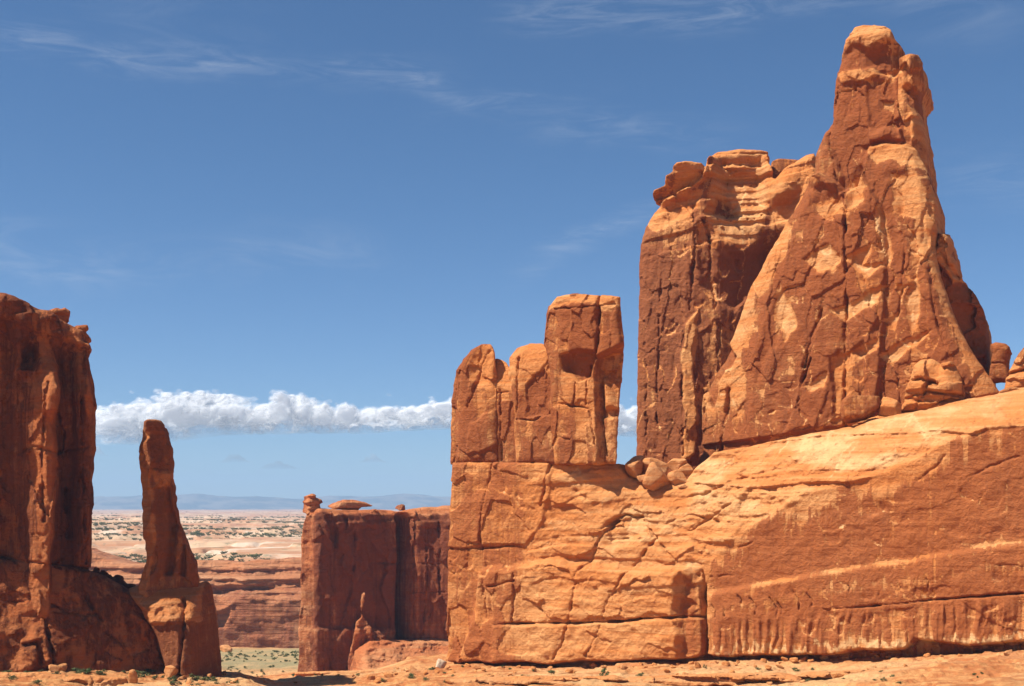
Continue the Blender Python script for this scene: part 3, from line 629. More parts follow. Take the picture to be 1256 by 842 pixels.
# ------------------------------------------------------------------ the broad butte behind the tower
FB = Frame(880, 292, -9)
def butte_face(a):
    PX, PY, m = a.PX, a.PY, a.m
    a.V[:] = 0.78
    a.F -= np.clip((PX-880)*m, 0, 30)*0.55*sstep(PY, 275, 320)
    cx = curve(PY, [(180, 868), (250, 850), (300, 846), (420, 838), (570, 832)])
    lf = np.clip((cx-PX)*m, 0, 40); a.F -= lf*0.30+lf*lf*0.006
    a.F -= np.clip((540-PY)*m, 0, 90)*0.035
    # amphitheatre under the cap
    bowl = [(858, 262), (868, 230), (866, 196), (870, 170), (948, 170), (950, 215), (952, 250), (944, 290), (930, 305), (905, 312), (886, 300), (868, 284)]
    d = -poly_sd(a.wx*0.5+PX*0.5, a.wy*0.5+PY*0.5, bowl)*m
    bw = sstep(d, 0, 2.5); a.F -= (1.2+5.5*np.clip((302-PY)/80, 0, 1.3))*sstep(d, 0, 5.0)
    a.V -= 0.6*bw; a.B += .45*bw; a.beds(160, 1.15, 0.75, 0.5, mask=bw)  # sunlit bowl brightened in the colour itself
    pk = sstep(vn(161, a.T/0.8, a.Z/0.9), 0.45, 0.8)*sstep(vn(162, a.T*0+3.3, a.Z/1.6), 0.0, 0.4); a.F -= 0.9*pk*bw*sstep(PY, 215, 225)
    a.F += 0.9*np.abs(vn(163, a.T/1.1, a.Z/1.5))*sstep(PY, 195, 198)*sstep(PY, 207, 204)*bw
    a.reg([(862, 206), (948, 204), (950, 214), (860, 220)], 1.3, 0.7, 0.2)
    a.reg([(878, 246), (892, 252), (902, 268), (888, 270), (874, 262)], -2.2, 2, 0.5)
    # ridge right of the bowl, its diagonal shadow painted into the colour
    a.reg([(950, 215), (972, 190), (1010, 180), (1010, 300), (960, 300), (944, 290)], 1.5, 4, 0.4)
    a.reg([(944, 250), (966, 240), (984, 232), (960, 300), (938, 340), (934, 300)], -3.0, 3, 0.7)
    # beds and lumps under the left brow
    a.reg([(793, 238), (802, 226), (822, 222), (830, 240), (812, 254)], 2.0, 1.4, 0.35); a.reg([(818, 205), (842, 196), (866, 198), (864, 224), (840, 240), (824, 230)], 2.6, 1.4, 0.55)
    a.reg([(800, 256), (840, 236), (862, 236), (846, 262), (806, 282), (796, 276)], -1.0, 1.5, 0.2)
    br = sstep(PY, 330, 290)*(1-bw); a.beds(165, 2.0, 0.7, 1.0, mask=br, dip=-.2); a.V -= 0.30*br
    a.reg([(852, 285), (880, 300), (915, 318), (940, 310), (930, 350), (900, 380), (860, 350)], -1.2, 2.5)
    for pts, w, d_ in (([(850, 250), (852, 300), (846, 380)], .6, 2.4), ([(862, 270), (872, 300), (868, 340)], .6, 2.5), ([(838, 400), (836, 480), (838, 560)], .5, 1.6), ([(812, 330), (808, 420), (806, 520)], .45, 1.3),
                       ([(870, 330), (882, 400), (880, 460)], .5, 1.6), ([(905, 320), (902, 370), (896, 400)], .4, 1.2), ([(792, 420), (794, 560)], .4, 1.0), ([(856, 420), (852, 470), (860, 520)], .4, 1)):
        a.crack(pts, w*.8, d_*.55, .8)
    a.reg([(838, 400), (856, 380), (852, 560), (836, 570)], 1.0, 1.2, 0.25)
    v_, e_ = a.flakes(170, 6.5, 17, 0.42, 0.36, 0.12); a.rims(e_, 171, .04, .5, 5); a.flakes(174, 2.4, 5.5, 0.16, 0.2, 0.12); a.rough(176, 6, .7, 6, sz=.5); a.scars(179, [(782, 300), (850, 300), (940, 330), (880, 540), (784, 560)], 60, (3, 11), (4, 16), .3, .45, 1.2); a.stain(177, 8, .5)
    low = sstep(PY, 470, 500); a.flutes(178, 2.2, 0.5, mask=low)
def cap_face(a):
    a.V[:] = 0.35; a.F -= 1.5*np.exp(-(((a.PY-201)*a.m)/0.9)**2)*(0.6+0.7*np.abs(vn(188, a.T/0.9, a.Z/2)))
    a.F -= np.abs(a.PX-906)*a.m*0.25+1.0*sstep(a.PY, 207, 209); a.crack([(862, 190), (948, 188)], .3, .7, .2); a.rough(189, 2, .2, 4)
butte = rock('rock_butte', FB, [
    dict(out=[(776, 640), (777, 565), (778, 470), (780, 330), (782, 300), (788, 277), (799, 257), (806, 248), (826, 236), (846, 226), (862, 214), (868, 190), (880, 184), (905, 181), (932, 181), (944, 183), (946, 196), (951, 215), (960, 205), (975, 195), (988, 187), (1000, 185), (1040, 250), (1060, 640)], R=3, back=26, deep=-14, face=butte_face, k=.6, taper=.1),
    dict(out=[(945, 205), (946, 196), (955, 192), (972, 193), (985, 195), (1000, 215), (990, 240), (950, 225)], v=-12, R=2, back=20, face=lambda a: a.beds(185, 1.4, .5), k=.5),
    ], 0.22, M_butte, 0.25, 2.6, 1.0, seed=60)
rock('overhanging_brow', FB, [
    dict(out=[(806, 252), (797, 246), (795, 236), (799, 228), (812, 222), (815, 214), (824, 208), (824, 202), (830, 198), (842, 197), (860, 199), (872, 206), (868, 226), (840, 240), (820, 250)], v=0.8, R=1.6, back=14, face=lambda a: (a.F.__isub__(np.clip((a.PY-200)*a.m, 0, 12)*0.9), a.beds(181, 1.5, .8, .6, dip=-.15), a.rough(182, 3, .6, 5), a.stain(183, 4, .5)), k=.5),
    ], .22, M_butte, .35, 3, 1.2, seed=64, parent=butte)
rock('cap', FB, [
    dict(out=[(862, 215), (866, 200), (868, 190), (880, 184), (905, 181), (932, 181), (944, 183), (947, 196), (947, 215)], v=-6.5, R=2.2, back=16, face=cap_face, k=.4),
    ], .2, M_butte, .2, 2, 1.2, seed=66, parent=butte)
tag(butte, 'broad dark stained butte with a flat disc shaped cap, behind the tall tower', 'butte')

# ------------------------------------------------------------------ the shaded cliff on the left
FL = Frame(100, 236, 28)
def cliff_face(a):
    PX, PY, m = a.PX, a.PY, a.m
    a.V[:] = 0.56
    base = curve(PX, [(-140, 676), (0, 682), (50, 690), (110, 697)])
    # column standing forward, hollow between, the right hand column
    cw = curve(PY, [(395, 22), (430, 19), (520, 16), (690, 12)]); cx1 = curve(PY, [(395, 44), (420, 56), (450, 68), (480, 74), (560, 70), (690, 64)])
    d = np.minimum(PX-cw, cx1-PX)*m+fbm(200, 3, a.T/4, a.Z/8)*0.8; top = (PY-396)*m
    nz_ = fbm(202, 3, a.T/4, a.Z/8)*1.0; k = sstep((PX-cw)*m+nz_, -0.5, 6.5)*sstep((cx1+4-PX)*m+nz_, -0.3, 2.0)*sstep(top, -0.3, 3.5); a.F += 5.2*k-0.55*np.clip((478-PY)*m, 0, 12)*k; a.V -= 0.34*k;  # sun on the column painted in as a lighter tone
    a.reg([(28, 428), (34, 418), (46, 420), (48, 436), (42, 450), (30, 452)], -3.0, 1.8, 0.6)
    a.reg([(24, 455), (40, 430), (44, 448), (34, 462)], 1.2, .8, 0.5)
    a.reg([(72, 430), (90, 430), (92, 560), (88, 690), (72, 690)], -2.6, 3.0, 0.62)
    a.reg([(-30, 400), (14, 392), (16, 690), (-30, 690)], -2.0, 2.0, 0.62)
    a.F += 1.8*sstep(PX, 88, 97)*sstep(PY, 410, 440); a.F -= np.clip((PX-104)*m, 0, 20)*0.8
    a.reg([(95, 468), (106, 462), (112, 500), (104, 520)], 0.8, 1.4, 0.3)  # sunlit bit of the right column, lighter in its colour
    # brow
    a.reg([(-60, 330), (30, 362), (70, 384), (100, 400), (108, 430), (60, 412), (20, 396), (-60, 386)], 2.0, 1.2, 0.5)
    a.beds(203, 2.4, 0.8, 1.0, mask=sstep(PY, 440, 400), dip=-.2)
    a.flakes(205, 4.5, 14, 0.7, 0.6, 0.10); a.flakes(206, 1.8, 5, 0.25, 0.3, 0.06); a.flutes(207, 4.5, 1.3, mask=sstep(PY, 400, 460)); a.rough(208, 6, 1.3, 6, sz=.4); a.stain(209, 6, .35, sz=.08)
    low = sstep((PY-base)*m, -0.4, 0.4)
    a.crack([(-60, 683), (0, 684), (50, 691), (112, 699)], .35, 1.8, .3)
    for p, w, dd in (([(16, 560), (40, 548), (70, 556), (110, 548)], .3, .8), ([(100, 470), (98, 560), (104, 690)], .3, 1.1), ([(56, 470), (50, 560), (52, 640)], .3, .9), ([(84, 600), (86, 660)], .4, 1.3)): a.crack(p, w, dd, .8)
def apron_face(a):
    PX, PY, m = a.PX, a.PY, a.m
    a.V[:] = 0.50
    t = np.clip((PY-690)*m, 0, 30); a.F += t*0.50-0.008*t*t
    edge = curve(PY, [(690, 112), (715, 150), (730, 170), (760, 190), (800, 204), (835, 212)])
    a.F -= np.clip((PX-edge+26)*m, 0, 10)**1.5*0.10
    a.rough(211, 9, 1.5, 6, sz=.8); a.flakes(214, 4, 3.2, .3, .3, .06); a.rough(212, 2.5, 0.35, 5); a.stain(213, 7, .4)
    for p, w, dd in (([(48, 700), (56, 760), (64, 800), (66, 820)], .4, 1.4), ([(50, 735), (85, 752), (120, 755)], .35, 1.0), ([(100, 715), (112, 745), (124, 760)], .5, 1.2), ([(130, 775), (150, 790), (158, 805)], .4, 1.0),
                     ([(30, 792), (46, 788), (52, 815)], .6, 1.6), ([(188, 765), (194, 785), (198, 812)], .5, 1.0), ([(0, 740), (40, 736)], .25, .5)): a.crack(p, w, dd, .8)
    a.reg([(26, 790), (44, 776), (60, 790), (66, 818), (24, 820)], 1.4, 2); a.reg([(160, 752), (184, 764), (184, 790), (172, 770)], 0.8, .8, 0.35)
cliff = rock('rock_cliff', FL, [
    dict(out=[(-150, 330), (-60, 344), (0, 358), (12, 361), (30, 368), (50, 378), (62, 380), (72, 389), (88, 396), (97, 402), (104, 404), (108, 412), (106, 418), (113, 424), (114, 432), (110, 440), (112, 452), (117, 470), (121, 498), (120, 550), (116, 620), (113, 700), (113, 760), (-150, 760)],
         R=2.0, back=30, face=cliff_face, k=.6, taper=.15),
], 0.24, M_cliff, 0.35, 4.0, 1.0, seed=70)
rock('apron', FL, [
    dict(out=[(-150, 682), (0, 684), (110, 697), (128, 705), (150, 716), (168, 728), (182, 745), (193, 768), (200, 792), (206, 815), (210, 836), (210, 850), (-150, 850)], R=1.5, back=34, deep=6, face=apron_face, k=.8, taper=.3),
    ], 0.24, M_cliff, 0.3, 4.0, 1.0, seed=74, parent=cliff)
tag(cliff, 'dark shaded sandstone cliff with rounded columns at the left edge', 'cliff')
tag(rock('cap_rock', FL, [dict(out=[(58, 390), (60, 379), (70, 376), (76, 377), (80, 376), (88, 381), (87, 396), (70, 398)], v=-5, R=1, back=12, face=lambda a: (a.V.__isub__(.3), a.beds(290, 1.2, .5)))], .18, M_cliff, .2, 1.6, 1.3, seed=140),
    'small pale cap stone on the sloping top of the shaded cliff', 'cap rock')
tag(rock('cap_rock', FL, [dict(out=[(90, 425), (91, 399), (96, 397), (109, 397), (111, 404), (109, 408), (114, 413), (115, 419), (111, 423), (115, 428), (114, 434), (104, 436)], v=-1.5, R=1.2, back=10, face=lambda a: (a.V.__isub__(.3), a.beds(291, 1.6, .6), a.crack([(88, 407), (116, 406)], .3, 1.2, .3), a.crack([(88, 424), (116, 423)], .3, 1.2, .3)))], .18, M_cliff, .2, 1.6, 1.3, seed=141),
    'stack of pale rounded cap stones at the right brow of the shaded cliff', 'cap rock')
def lump_rock(name, px, py, D, w, h_, d, mat, seed, label, cat, group=None, rot=0.0, blocky=0.5, res=14, sink=0.12, layers=0.0, v=0.3):
    """one loose stone: w, h_, d in photo points; stands with its foot at the photo point px, py"""
    m = D/FP; W_, H_, D_ = w*m*0.6, h_*m*0.6, d*m*0.6
    n = res; ax = np.linspace(-1.35, 1.35, 2*n+1).astype(np.float32); X, Y, Z = np.meshgrid(ax, ax, ax, indexing='ij')
    p = 2+blocky*6; f = (np.abs(X)**p+np.abs(Y)**p+np.abs(Z)**p)**(1/p)-0.93
    rs = np.random.RandomState(seed)
    for _ in range(9):                                    # broken facets
        q = rs.normal(size=3); q /= np.linalg.norm(q); f = np.maximum(f, X*q[0]+Y*q[1]+Z*q[2]-rs.uniform(0.52, 0.86))
    f = f+0.055*fbm(seed, 3, X*1.6+9, Y*1.6+9, Z*1.6+9)
    if layers: f = f+layers*vn(seed+1, Z*3.2+3+0*X)
    P, Q = nets(f); P = P*(ax[1]-ax[0])-1.35
    P = P*np.array([W_, D_, H_]); c, s_ = math.cos(rot), math.sin(rot)
    P = np.stack([P[:, 0]*c-P[:, 2]*s_, P[:, 1], P[:, 0]*s_+P[:, 2]*c], 1)
    zmin = P[:, 2].min(); org = ((px-HX)/FP*D, D, (HY-py)/FP*D)
    P[:, 2] -= zmin+sink*H_*2
    o = link_mesh(name, P+np.array(org), Q, mat, {'varnish': np.full(len(P), v)}, org)
    return tag(o, label, cat, group)

# ------------------------------------------------------------------ the free standing spire on its pedestal
FS = Frame(215, 237, 4)
def spire_face(a):
    PX, PY, m = a.PX, a.PY, a.m
    a.V[:] = 0.62
    rx = curve(PY, [(515, 184), (560, 186), (590, 184), (620, 188), (660, 190), (690, 186), (712, 182)])+fbm(230, 3, a.Z/4, a.T*0)*4
    a.F -= np.clip((rx-PX)*m, 0, 9)*1.1; a.F -= np.clip((PX-rx)*m, 0, 20)*0.5
    a.V -= 0.4*sstep(np.clip((rx-PX)*m, -2, 9)+fbm(231, 3, a.T/2, a.Z/3)*.8, -0.9, 0.3)  # sunlit left strip of the spire, painted paler than the rest
    a.reg([(206, 600), (214, 640), (212, 705), (204, 705), (205, 640)], -1.6, 1.0, .7); a.reg([(222, 650), (228, 690), (228, 708), (222, 706)], -1.2, .8, .7)
    a.reg([(176, 516), (206, 515), (206, 532), (178, 532)], 0.7, .8, .7); a.reg([(172, 545), (186, 540), (190, 570), (182, 585), (170, 575)], 1.0, 1.2, .45)
    a.reg([(186, 580), (212, 582), (208, 596), (188, 600)], 0.8, 1.0, .3)
    a.flakes(233, 2.6, 8, .4, .4, .1); a.rough(234, 3, .5, 5, sz=.5); a.stain(235, 5, .35)
def pedestal_face(a):
    PX, PY, m = a.PX, a.PY, a.m
    a.V[:] = 0.22
    a.F += (np.clip((PY-712)*m, 0, 7)*1.05+np.clip((PY-757)*m, 0, 14)*.15)*sstep(PX, 266, 236)*sstep(PY, 700, 715)
    pe = curve(PY, [(712, 150), (730, 168), (748, 181), (780, 194), (822, 205)]); a.F -= 11*sstep(pe-PX, -6, 12)+0.10*np.clip(pe-PX, 0, 60)
    rx = curve(PY, [(712, 190), (760, 215), (828, 232)]); a.F -= np.clip((PX-rx)*m, 0, 14)*0.40; a.F -= np.clip((rx-PX)*m, 0, 14)*.25
    kn = sstep(PY, 738, 744)*sstep(PY, 764, 758); a.rough(240, 1.6, 1.3, 4, mask=kn); a.V += .45*sstep(PY+fbm(241, 3, a.T/2, a.Z/2)*8, 760, 766)
    a.F += -0.6*sstep(PY, 762, 765); a.flutes(242, 2.6, .8, mask=sstep(PY, 764, 770)); a.crack([(226, 735), (228, 770), (222, 826)], .4, 1.4, .6)
    a.reg([(246, 705), (264, 712), (268, 770), (272, 828), (250, 828), (252, 760)], -0.8, 1.2, .6)
    a.crack([(160, 713), (200, 712), (262, 714)], .25, 1.2, .2); a.rough(244, 3, .35, 5)
spire = rock('rock_spire', FS, [
    dict(out=[(170, 740), (171, 714), (174, 700), (177, 688), (175, 640), (172, 600), (171, 575), (170, 562), (173, 545), (174, 528), (178, 518), (186, 514.5), (196, 515), (201, 521), (205, 533), (207, 543), (211, 547), (210, 560), (212, 590), (216, 620), (222, 645), (228, 660), (236, 676), (244, 692), (247, 712), (247, 740)],
         v=0, R=.6, back=8, face=spire_face, k=.3, taper=.12),
],
    0.2, M_spire, 0.42, 2.2, 0.8, seed=80)
rock('pedestal', FS, [
    dict(out=[(158, 722), (172, 714), (236, 714), (252, 706), (262, 714), (265, 740), (268, 775), (274, 828), (275, 850), (150, 850), (152, 760)], v=-2.6, R=3.2, back=18, face=pedestal_face, deep=9, k=.6, taper=.2)], .2, M_spire, .25, 2.5, 1.0, seed=84, parent=spire)
tag(spire, 'slender free standing rock spire on a broad pedestal, right of the shaded cliff', 'rock spire')

# ------------------------------------------------------------------ the flat topped butte in the middle distance
FM = Frame(440, 425, 31)
def mid_face(a):
    PX, PY, m = a.PX, a.PY, a.m
    a.V[:] = 0.80
    cx = curve(PY, [(620, 398), (690, 392), (760, 386), (825, 384)])+fbm(250, 3, a.Z/9, a.T*0)*5
    lf = np.clip((cx-PX)*m, 0, 12); a.F -= lf*0.9; a.V -= 0.34*sstep(lf+fbm(251, 3, a.T/3, a.Z/4)*1.5, .2, 1.5)  # sun on the left edge put into the colour
    # right part is a second leaf set back beyond the dark joint
    j = curve(PY, [(625, 488), (690, 487), (785, 485)])
    a.F -= 11.0*np.exp(-(((PX-j)*m-.8)/2.0)**2)*sstep(PY, 628, 634); rp = sstep((PX-j)*m, 0, 1.0); a.F += -2.5*rp*0+np.clip((PX-j)*m, 0, 30)*0.38; a.V -= 0.16*rp  # right leaf lightened too, its extra sun painted in
    a.beds(252, 2.6, .8, .4, mask=sstep(PY, 652, 640)); a.V -= .6*sstep(PY+fbm(258, 3, a.T/3, a.Z*0)*5, 634, 629); a.F -= np.clip((632-PY)*m, 0, 6)*0.5
    a.reg([(372, 650), (388, 640), (394, 655), (384, 664)], 1.6, 1.5); a.reg([(370, 664), (390, 664), (384, 690), (372, 690)], -1.0, 1.5)
    a.reg([(398, 632), (410, 632), (414, 670), (404, 660)], -2.0, 1.5, .8); a.reg([(420, 634), (426, 634), (424, 648)], -1.5, 1)
    a.flutes(253, 4, 1.1); a.flakes(254, 5, 16, .9, .7, .10); a.rough(255, 6, 1.0, 5, sz=.4); a.stain(256, 8, .3, sz=.06)
    low = sstep(PY, 768, 774)*(1-rp); a.F += low*1.2; a.flutes(257, 3, .9, mask=low); a.V -= .3*low*sstep(PY, 800, 778)  # band of sun along the base painted as a lighter tone
    a.crack([(452, 690), (545, 692)], .4, .9, .2); a.crack([(490, 727), (545, 726)], .4, .8, .2)
    for p in ([(506, 640), (506, 780)], [(524, 650), (523, 720), (520, 780)], [(538, 640), (538, 730)], [(436, 650), (434, 700)]): a.crack(p, .5, 1.5, .5)
def pil_face(a):
    a.V[:] = .45; a.flutes(260, 2.5, 1.6); a.rough(261, 4, 2.2, 5); a.beds(267, 3, .7); a.stain(262, 4, .5)
def tal_face(a):
    a.V[:] = .15; a.B += .3; a.beds(263, 2.4, 2.0, 1.5); a.rough(264, 6, 3.0, 6, sz=1.8); a.F += np.clip((a.PY-783)*a.m, 0, 20)*1.1; a.stain(265, 5, .4)
mid = rock('flat_topped_butte', FM, [
    dict(out=[(362, 850), (364, 826), (366, 760), (368, 690), (366, 660), (371, 640), (376, 626), (384, 622), (394, 622), (408, 624), (440, 625), (470, 624), (486, 627), (500, 625), (520, 622), (545, 621), (640, 620), (640, 850)], R=1.6, back=40, face=mid_face, k=.7, taper=.1, shear=-.40),
    ], 0.36, M_far, 0.5, 5.0, .8, seed=90)
rock('pinnacle', FM, [
    dict(out=[(424, 850), (428, 800), (434, 778), (437, 762), (442, 757), (441, 744), (443, 728), (447, 726), (449, 738), (448, 752), (452, 760), (457, 774), (466, 773), (474, 776), (478, 790), (484, 850)], v=4.5, R=1.5, back=10, face=pil_face, k=.6, taper=.4),
], .3, M_far, .5, 2.5, .8, seed=92, parent=mid)
rock('talus', FM, [
    dict(out=[(440, 850), (446, 800), (455, 788), (470, 785), (500, 786), (560, 784), (640, 784), (640, 850)], v=6, R=1.5, back=14, face=tal_face, k=.8, deep=12),
], .3, M_far, .5, 3, 1.2, seed=93, parent=mid)
tag(mid, 'dark streaked flat topped butte in the middle distance, with a split near its right end', 'butte')
tag(rock('balanced_rock', FM, [dict(out=[(377, 632), (379, 619), (375, 617), (380, 612), (379, 608), (384, 605), (388, 606), (390, 610), (396, 612), (398, 617), (394, 619), (397, 632)], v=-3, R=1.4, back=8, face=lambda a: (a.beds(270, 1.1, .9, .3), a.V.__isub__(.1)))], .22, M_far, .15, 1.5, 1, seed=95),
    'small stacked rock knob balanced on the left corner of the flat topped butte', 'balanced rock')
tag(rock('cap_rock', FM, [dict(out=[(411, 626), (411, 621), (416, 616), (425, 612), (440, 613), (450, 616), (459, 620), (457, 622), (444, 623), (443, 627)], v=-4, R=1.6, back=13, face=lambda a: (a.beds(272, 1.2, .9, .3), a.V.__isub__(.3)))], .22, M_far, .15, 1.5, 1, seed=97),
    'low pale disc of rock lying on the top of the flat topped butte', 'cap rock')
tag(rock('cap_rock', FM, [dict(out=[(491, 627), (492, 620), (494, 618), (498, 619), (499, 627)], v=-4, R=.8, back=7, face=None)], .2, M_far, .15, 1.5, 1, seed=98),
    'tiny rock stub standing above the split of the flat topped butte', 'cap rock')

# ------------------------------------------------------------------ canyon wall and the stepped slickrock behind
FC = Frame(300, 720, -4)
def canyon_face(a):
    PX, PY, m = a.PX, a.PY, a.m
    a.V[:] = 0.58
    sc = curve(PX, [(60, 742), (240, 748), (262, 748), (285, 742), (300, 735), (330, 739), (365, 738), (640, 740)])+fbm(280, 4, a.T/16, a.Z*0)*9
    up = (sc-PY)*m; u = sstep(up, -0.8, .8); a.V -= .45*u
    a.F -= np.clip(up, 0, 80)*0.85; a.beds(281, 5.2, 3.8, .8, mask=u); a.beds(282, 2.0, 2.0, .9, mask=u); a.V += u*.35*(vn(287, a.T*0, a.Z/3.1)>.25)
    a.F -= 3.0*np.exp(-(((PY-curve(PX, [(200, 724), (262, 727), (300, 722), (365, 718)]))*m)/1.6)**2)
    a.rough(283, 12, 3.0, 5, mask=.35+.65*u, sz=1.6); a.flutes(284, 6, .9, mask=1-u); a.stain(285, 14, .35, sz=.08)
    a.reg([(262, 720), (285, 742), (278, 770), (262, 760)], -3, 5, .3)
tag(rock('canyon_wall', FC, [dict(out=[(60, 660), (150, 690), (235, 686), (262, 686), (290, 688), (330, 684), (366, 682), (640, 680), (640, 830), (60, 830)], R=2.5, back=60, deep=-30, face=canyon_face, k=1.2, taper=.05)], .8, M_canyon, 1.0, 9, 2.2, seed=110),
    'smooth curved canyon wall at the back of the valley, stepped ledges on top', 'canyon wall')

# ------------------------------------------------------------------ ground: one sheet from the camera's feet to the horizon
TD = np.array([0, 6, 60, 150, 185, 205, 225, 245, 272, 300, 360, 430, 560, 720, 790, 950, 1300, 1900, 3000, 6000, 11000, 17000, 40000.])
TPX = np.array([-900, -100, 60, 200, 290, 340, 440, 520, 620, 900, 1280, 2200.])
_far = [-83, -60, -44, -37, -37, -42, -46, -48, -56, -70]
def row(*near): return list(near)
TZ = np.array([
    # D:  0     6     60    150   185    205    225    245    272    300    360    430    560
    [-1.7, -1.7, -14, -25, -26.5, -27.5, -28.5, -29, -30, -32, -38, -46, -60]+_far,
    [-1.7, -1.7, -14, -25, -27.0, -28.3, -29.4, -29.8, -30, -32, -38, -46, -60]+_far,
    [-1.7, -1.7, -14, -25, -28.0, -29.4, -30.6, -31.5, -33, -38, -46, -54, -66]+_far,
    [-1.7, -1.7, -14, -25, -28.5, -30.0, -31.3, -33.2, -36.0, -41, -50, -58, -70]+_far,
    [-1.7, -1.7, -14, -25, -29.0, -30.4, -31.8, -34.0, -38.0, -43.5, -54, -61.5, -71.5]+_far,
    [-1.7, -1.7, -14, -25, -29.0, -30.8, -33.2, -35.4, -38.6, -43.5, -53, -61, -71.5]+_far,
    [-1.7, -1.7, -14, -25, -28.8, -30.4, -32.4, -34.7, -37.4, -41.0, -50, -57.2, -71]+_far,
    [-1.7, -1.7, -14, -25, -28.4, -29.9, -31.8, -33.4, -35.8, -39.6, -47, -52, -68]+_far,
    [-1.7, -1.7, -14, -25, -28.0, -29.4, -31.0, -32.6, -35.1, -38.0, -44, -50, -66]+_far,
    [-1.7, -1.7, -14, -24, -28.2, -29.6, -30.2, -30.6, -31.5, -33, -38, -46, -60]+_far,
    [-1.7, -1.7, -14, -23, -25.0, -25.0, -25.2, -26, -27, -30, -38, -46, -60]+_far,
    [-1.7, -1.7, -14, -22, -24.0, -24.0, -24.2, -25, -27, -30, -38, -46, -60]+_far])
def table(px, D):
    lp = np.clip(np.interp(px, TPX, np.arange(len(TPX))), 0, len(TPX)-1.001); ld = np.clip(np.interp(D, TD, np.arange(len(TD))), 0, len(TD)-1.001)
    i, j = lp.astype(int), ld.astype(int); a, b = lp-i, ld-j
    a = a*a*(3-2*a)
    return TZ[i, j]*(1-a)*(1-b)+TZ[i+1, j]*a*(1-b)+TZ[i, j+1]*(1-a)*b+TZ[i+1, j+1]*a*b
def ground_z(X, Y):
    D = np.maximum(Y, np.hypot(X, Y)*0.5); px = HX+FP*X/np.maximum(Y, 1e-3); px = np.where(Y < 1, np.where(X < 0, -900, 2200), px)
    Z = table(px, D)
    near = sstep(D, 60, 150)*(1-sstep(D, 480, 600))
    q = fbm(301, 5, X/14, Y/14)*1.6+fbm(302, 4, X/3.2, Y/3.2)*0.45
    lay = q/0.55; i = np.floor(lay); t = lay-i
    Z = Z+near*(0.30*q+0.62*(0.55*(i+sstep(t, 0.82, 0.98)))+0.14*fbm(303, 4, X/0.8, Y/0.8)+0.25*np.maximum(0, fbm(307, 3, X/1.5, Y/1.5)-.25))
    fl = sstep(D, 440, 520)*(1-sstep(D, 700, 730)); Z = Z+fl*fbm(304, 4, X/25, Y/25)*1.0
    fr = sstep(D, 800, 1000)
    q = fbm(305, 6, X/330, Y/330, gain=.55)*26+fbm(306, 4, X/60, Y/90)*7
    st = 6.5; lay = q/st; i = np.floor(lay); t = lay-i
    Z = Z+fr*(0.25*q+0.75*st*(i+sstep(t, 0.70, 0.95)))*np.interp(D, [800, 1500, 4000, 9000, 16000], [.9, .85, .75, .55, .3])
    return Z
az1 = np.concatenate([np.linspace(-math.pi, -0.50, 40)[:-1], np.linspace(-0.50, 0.50, 900), np.linspace(0.50, math.pi, 40)[1:]])
rr = np.concatenate([np.geomspace(1.5, 170, 90)[:-1], np.linspace(170, 300, 380)[:-1], np.geomspace(300, 1000, 260)[:-1], np.geomspace(1000, 6000, 420)[:-1], np.geomspace(6000, 15000, 90)[:-1], np.geomspace(15000, 18000, 8)])
A_, Rr = np.meshgrid(az1, rr, indexing='ij')
sc = 1/np.maximum(np.cos(A_), 0.55)
GX, GY = Rr*np.sin(A_)*np.where(np.cos(A_) > .55, sc, 1/.55), Rr*np.cos(A_)*np.where(np.cos(A_) > .55, sc, 1/.55)
GZ = ground_z(GX, GY)
GD = np.maximum(GY, 0)
gpx = HX+FP*GX/np.maximum(GY, 1)
grass = sstep(GD, 470, 540)*(1-sstep(GD, 690, 740))*(1-sstep(gpx, 430, 470))
plateau = sstep(GD, 780, 1100)
n1, n2 = A_.shape
ids = np.arange(n1*n2, dtype=np.int32).reshape(n1, n2)
Fq = np.stack([ids[:-1, :-1], ids[:-1, 1:], ids[1:, 1:], ids[1:, :-1]], -1).reshape(-1, 4)[:, ::-1]
mg = bpy.data.materials.new('desert_ground'); mg.use_nodes = True; n = NT(mg.node_tree); n.n.clear()
co = n.node('ShaderNodeTexCoord').outputs['Object']
ga = n.node('ShaderNodeAttribute', attribute_name='grass').outputs['Fac']; pa = n.node('ShaderNodeAttribute', attribute_name='plateau').outputs['Fac']
big = n.noise(co, 0.03, 6, .6); mid_ = n.noise(co, 0.25, 8, .65); fine = n.noise(co, 2.2, 8, .7)
c = n.mix(n.smooth(mid_, .40, .62), (0.37, 0.125, 0.040, 1), (0.53, 0.255, 0.093, 1))
c = n.mix(n.math('MULTIPLY', n.smooth(big, .45, .62), .6), c, (0.60, 0.37, 0.17, 1))
c = n.mix(n.smooth(fine, .45, .72, 0, .5), c, (0.22, 0.075, 0.03, 1))
gs = n.smooth(n.noise(co, 0.55, 7, .7), .55, .64)
c = n.mix(n.math('MULTIPLY', gs, n.smooth(n.noise(co, .06, 3, .5), .5, .62, 0, .55)), c, (0.13, 0.13, 0.05, 1))
gcol = n.mix(n.smooth(n.noise(n.mapping(co, (1, .5, 1)), .12, 7, .65), .38, .60), (0.38, 0.25, 0.12, 1), (0.25, 0.20, 0.10, 1))
gcol = n.mix(n.smooth(n.noise(co, .6, 5, .7), .55, .68, 0, .6), gcol, (0.09, 0.11, 0.04, 1))
c = n.mix(ga, c, gcol)
sepz = n.node('ShaderNodeSeparateXYZ'); n.put(sepz.inputs[0], co)
pn = n.noise(n.mapping(co, (.006, .006, .20)), 1.0, 7, .65, .4); pn2 = n.noise(n.mapping(co, (.018, .030, .02)), 1.0, 8, .66)
pc = n.mix(n.smooth(pn, .38, .62), (0.38, 0.185, 0.095, 1), (0.50, 0.345, 0.215, 1))
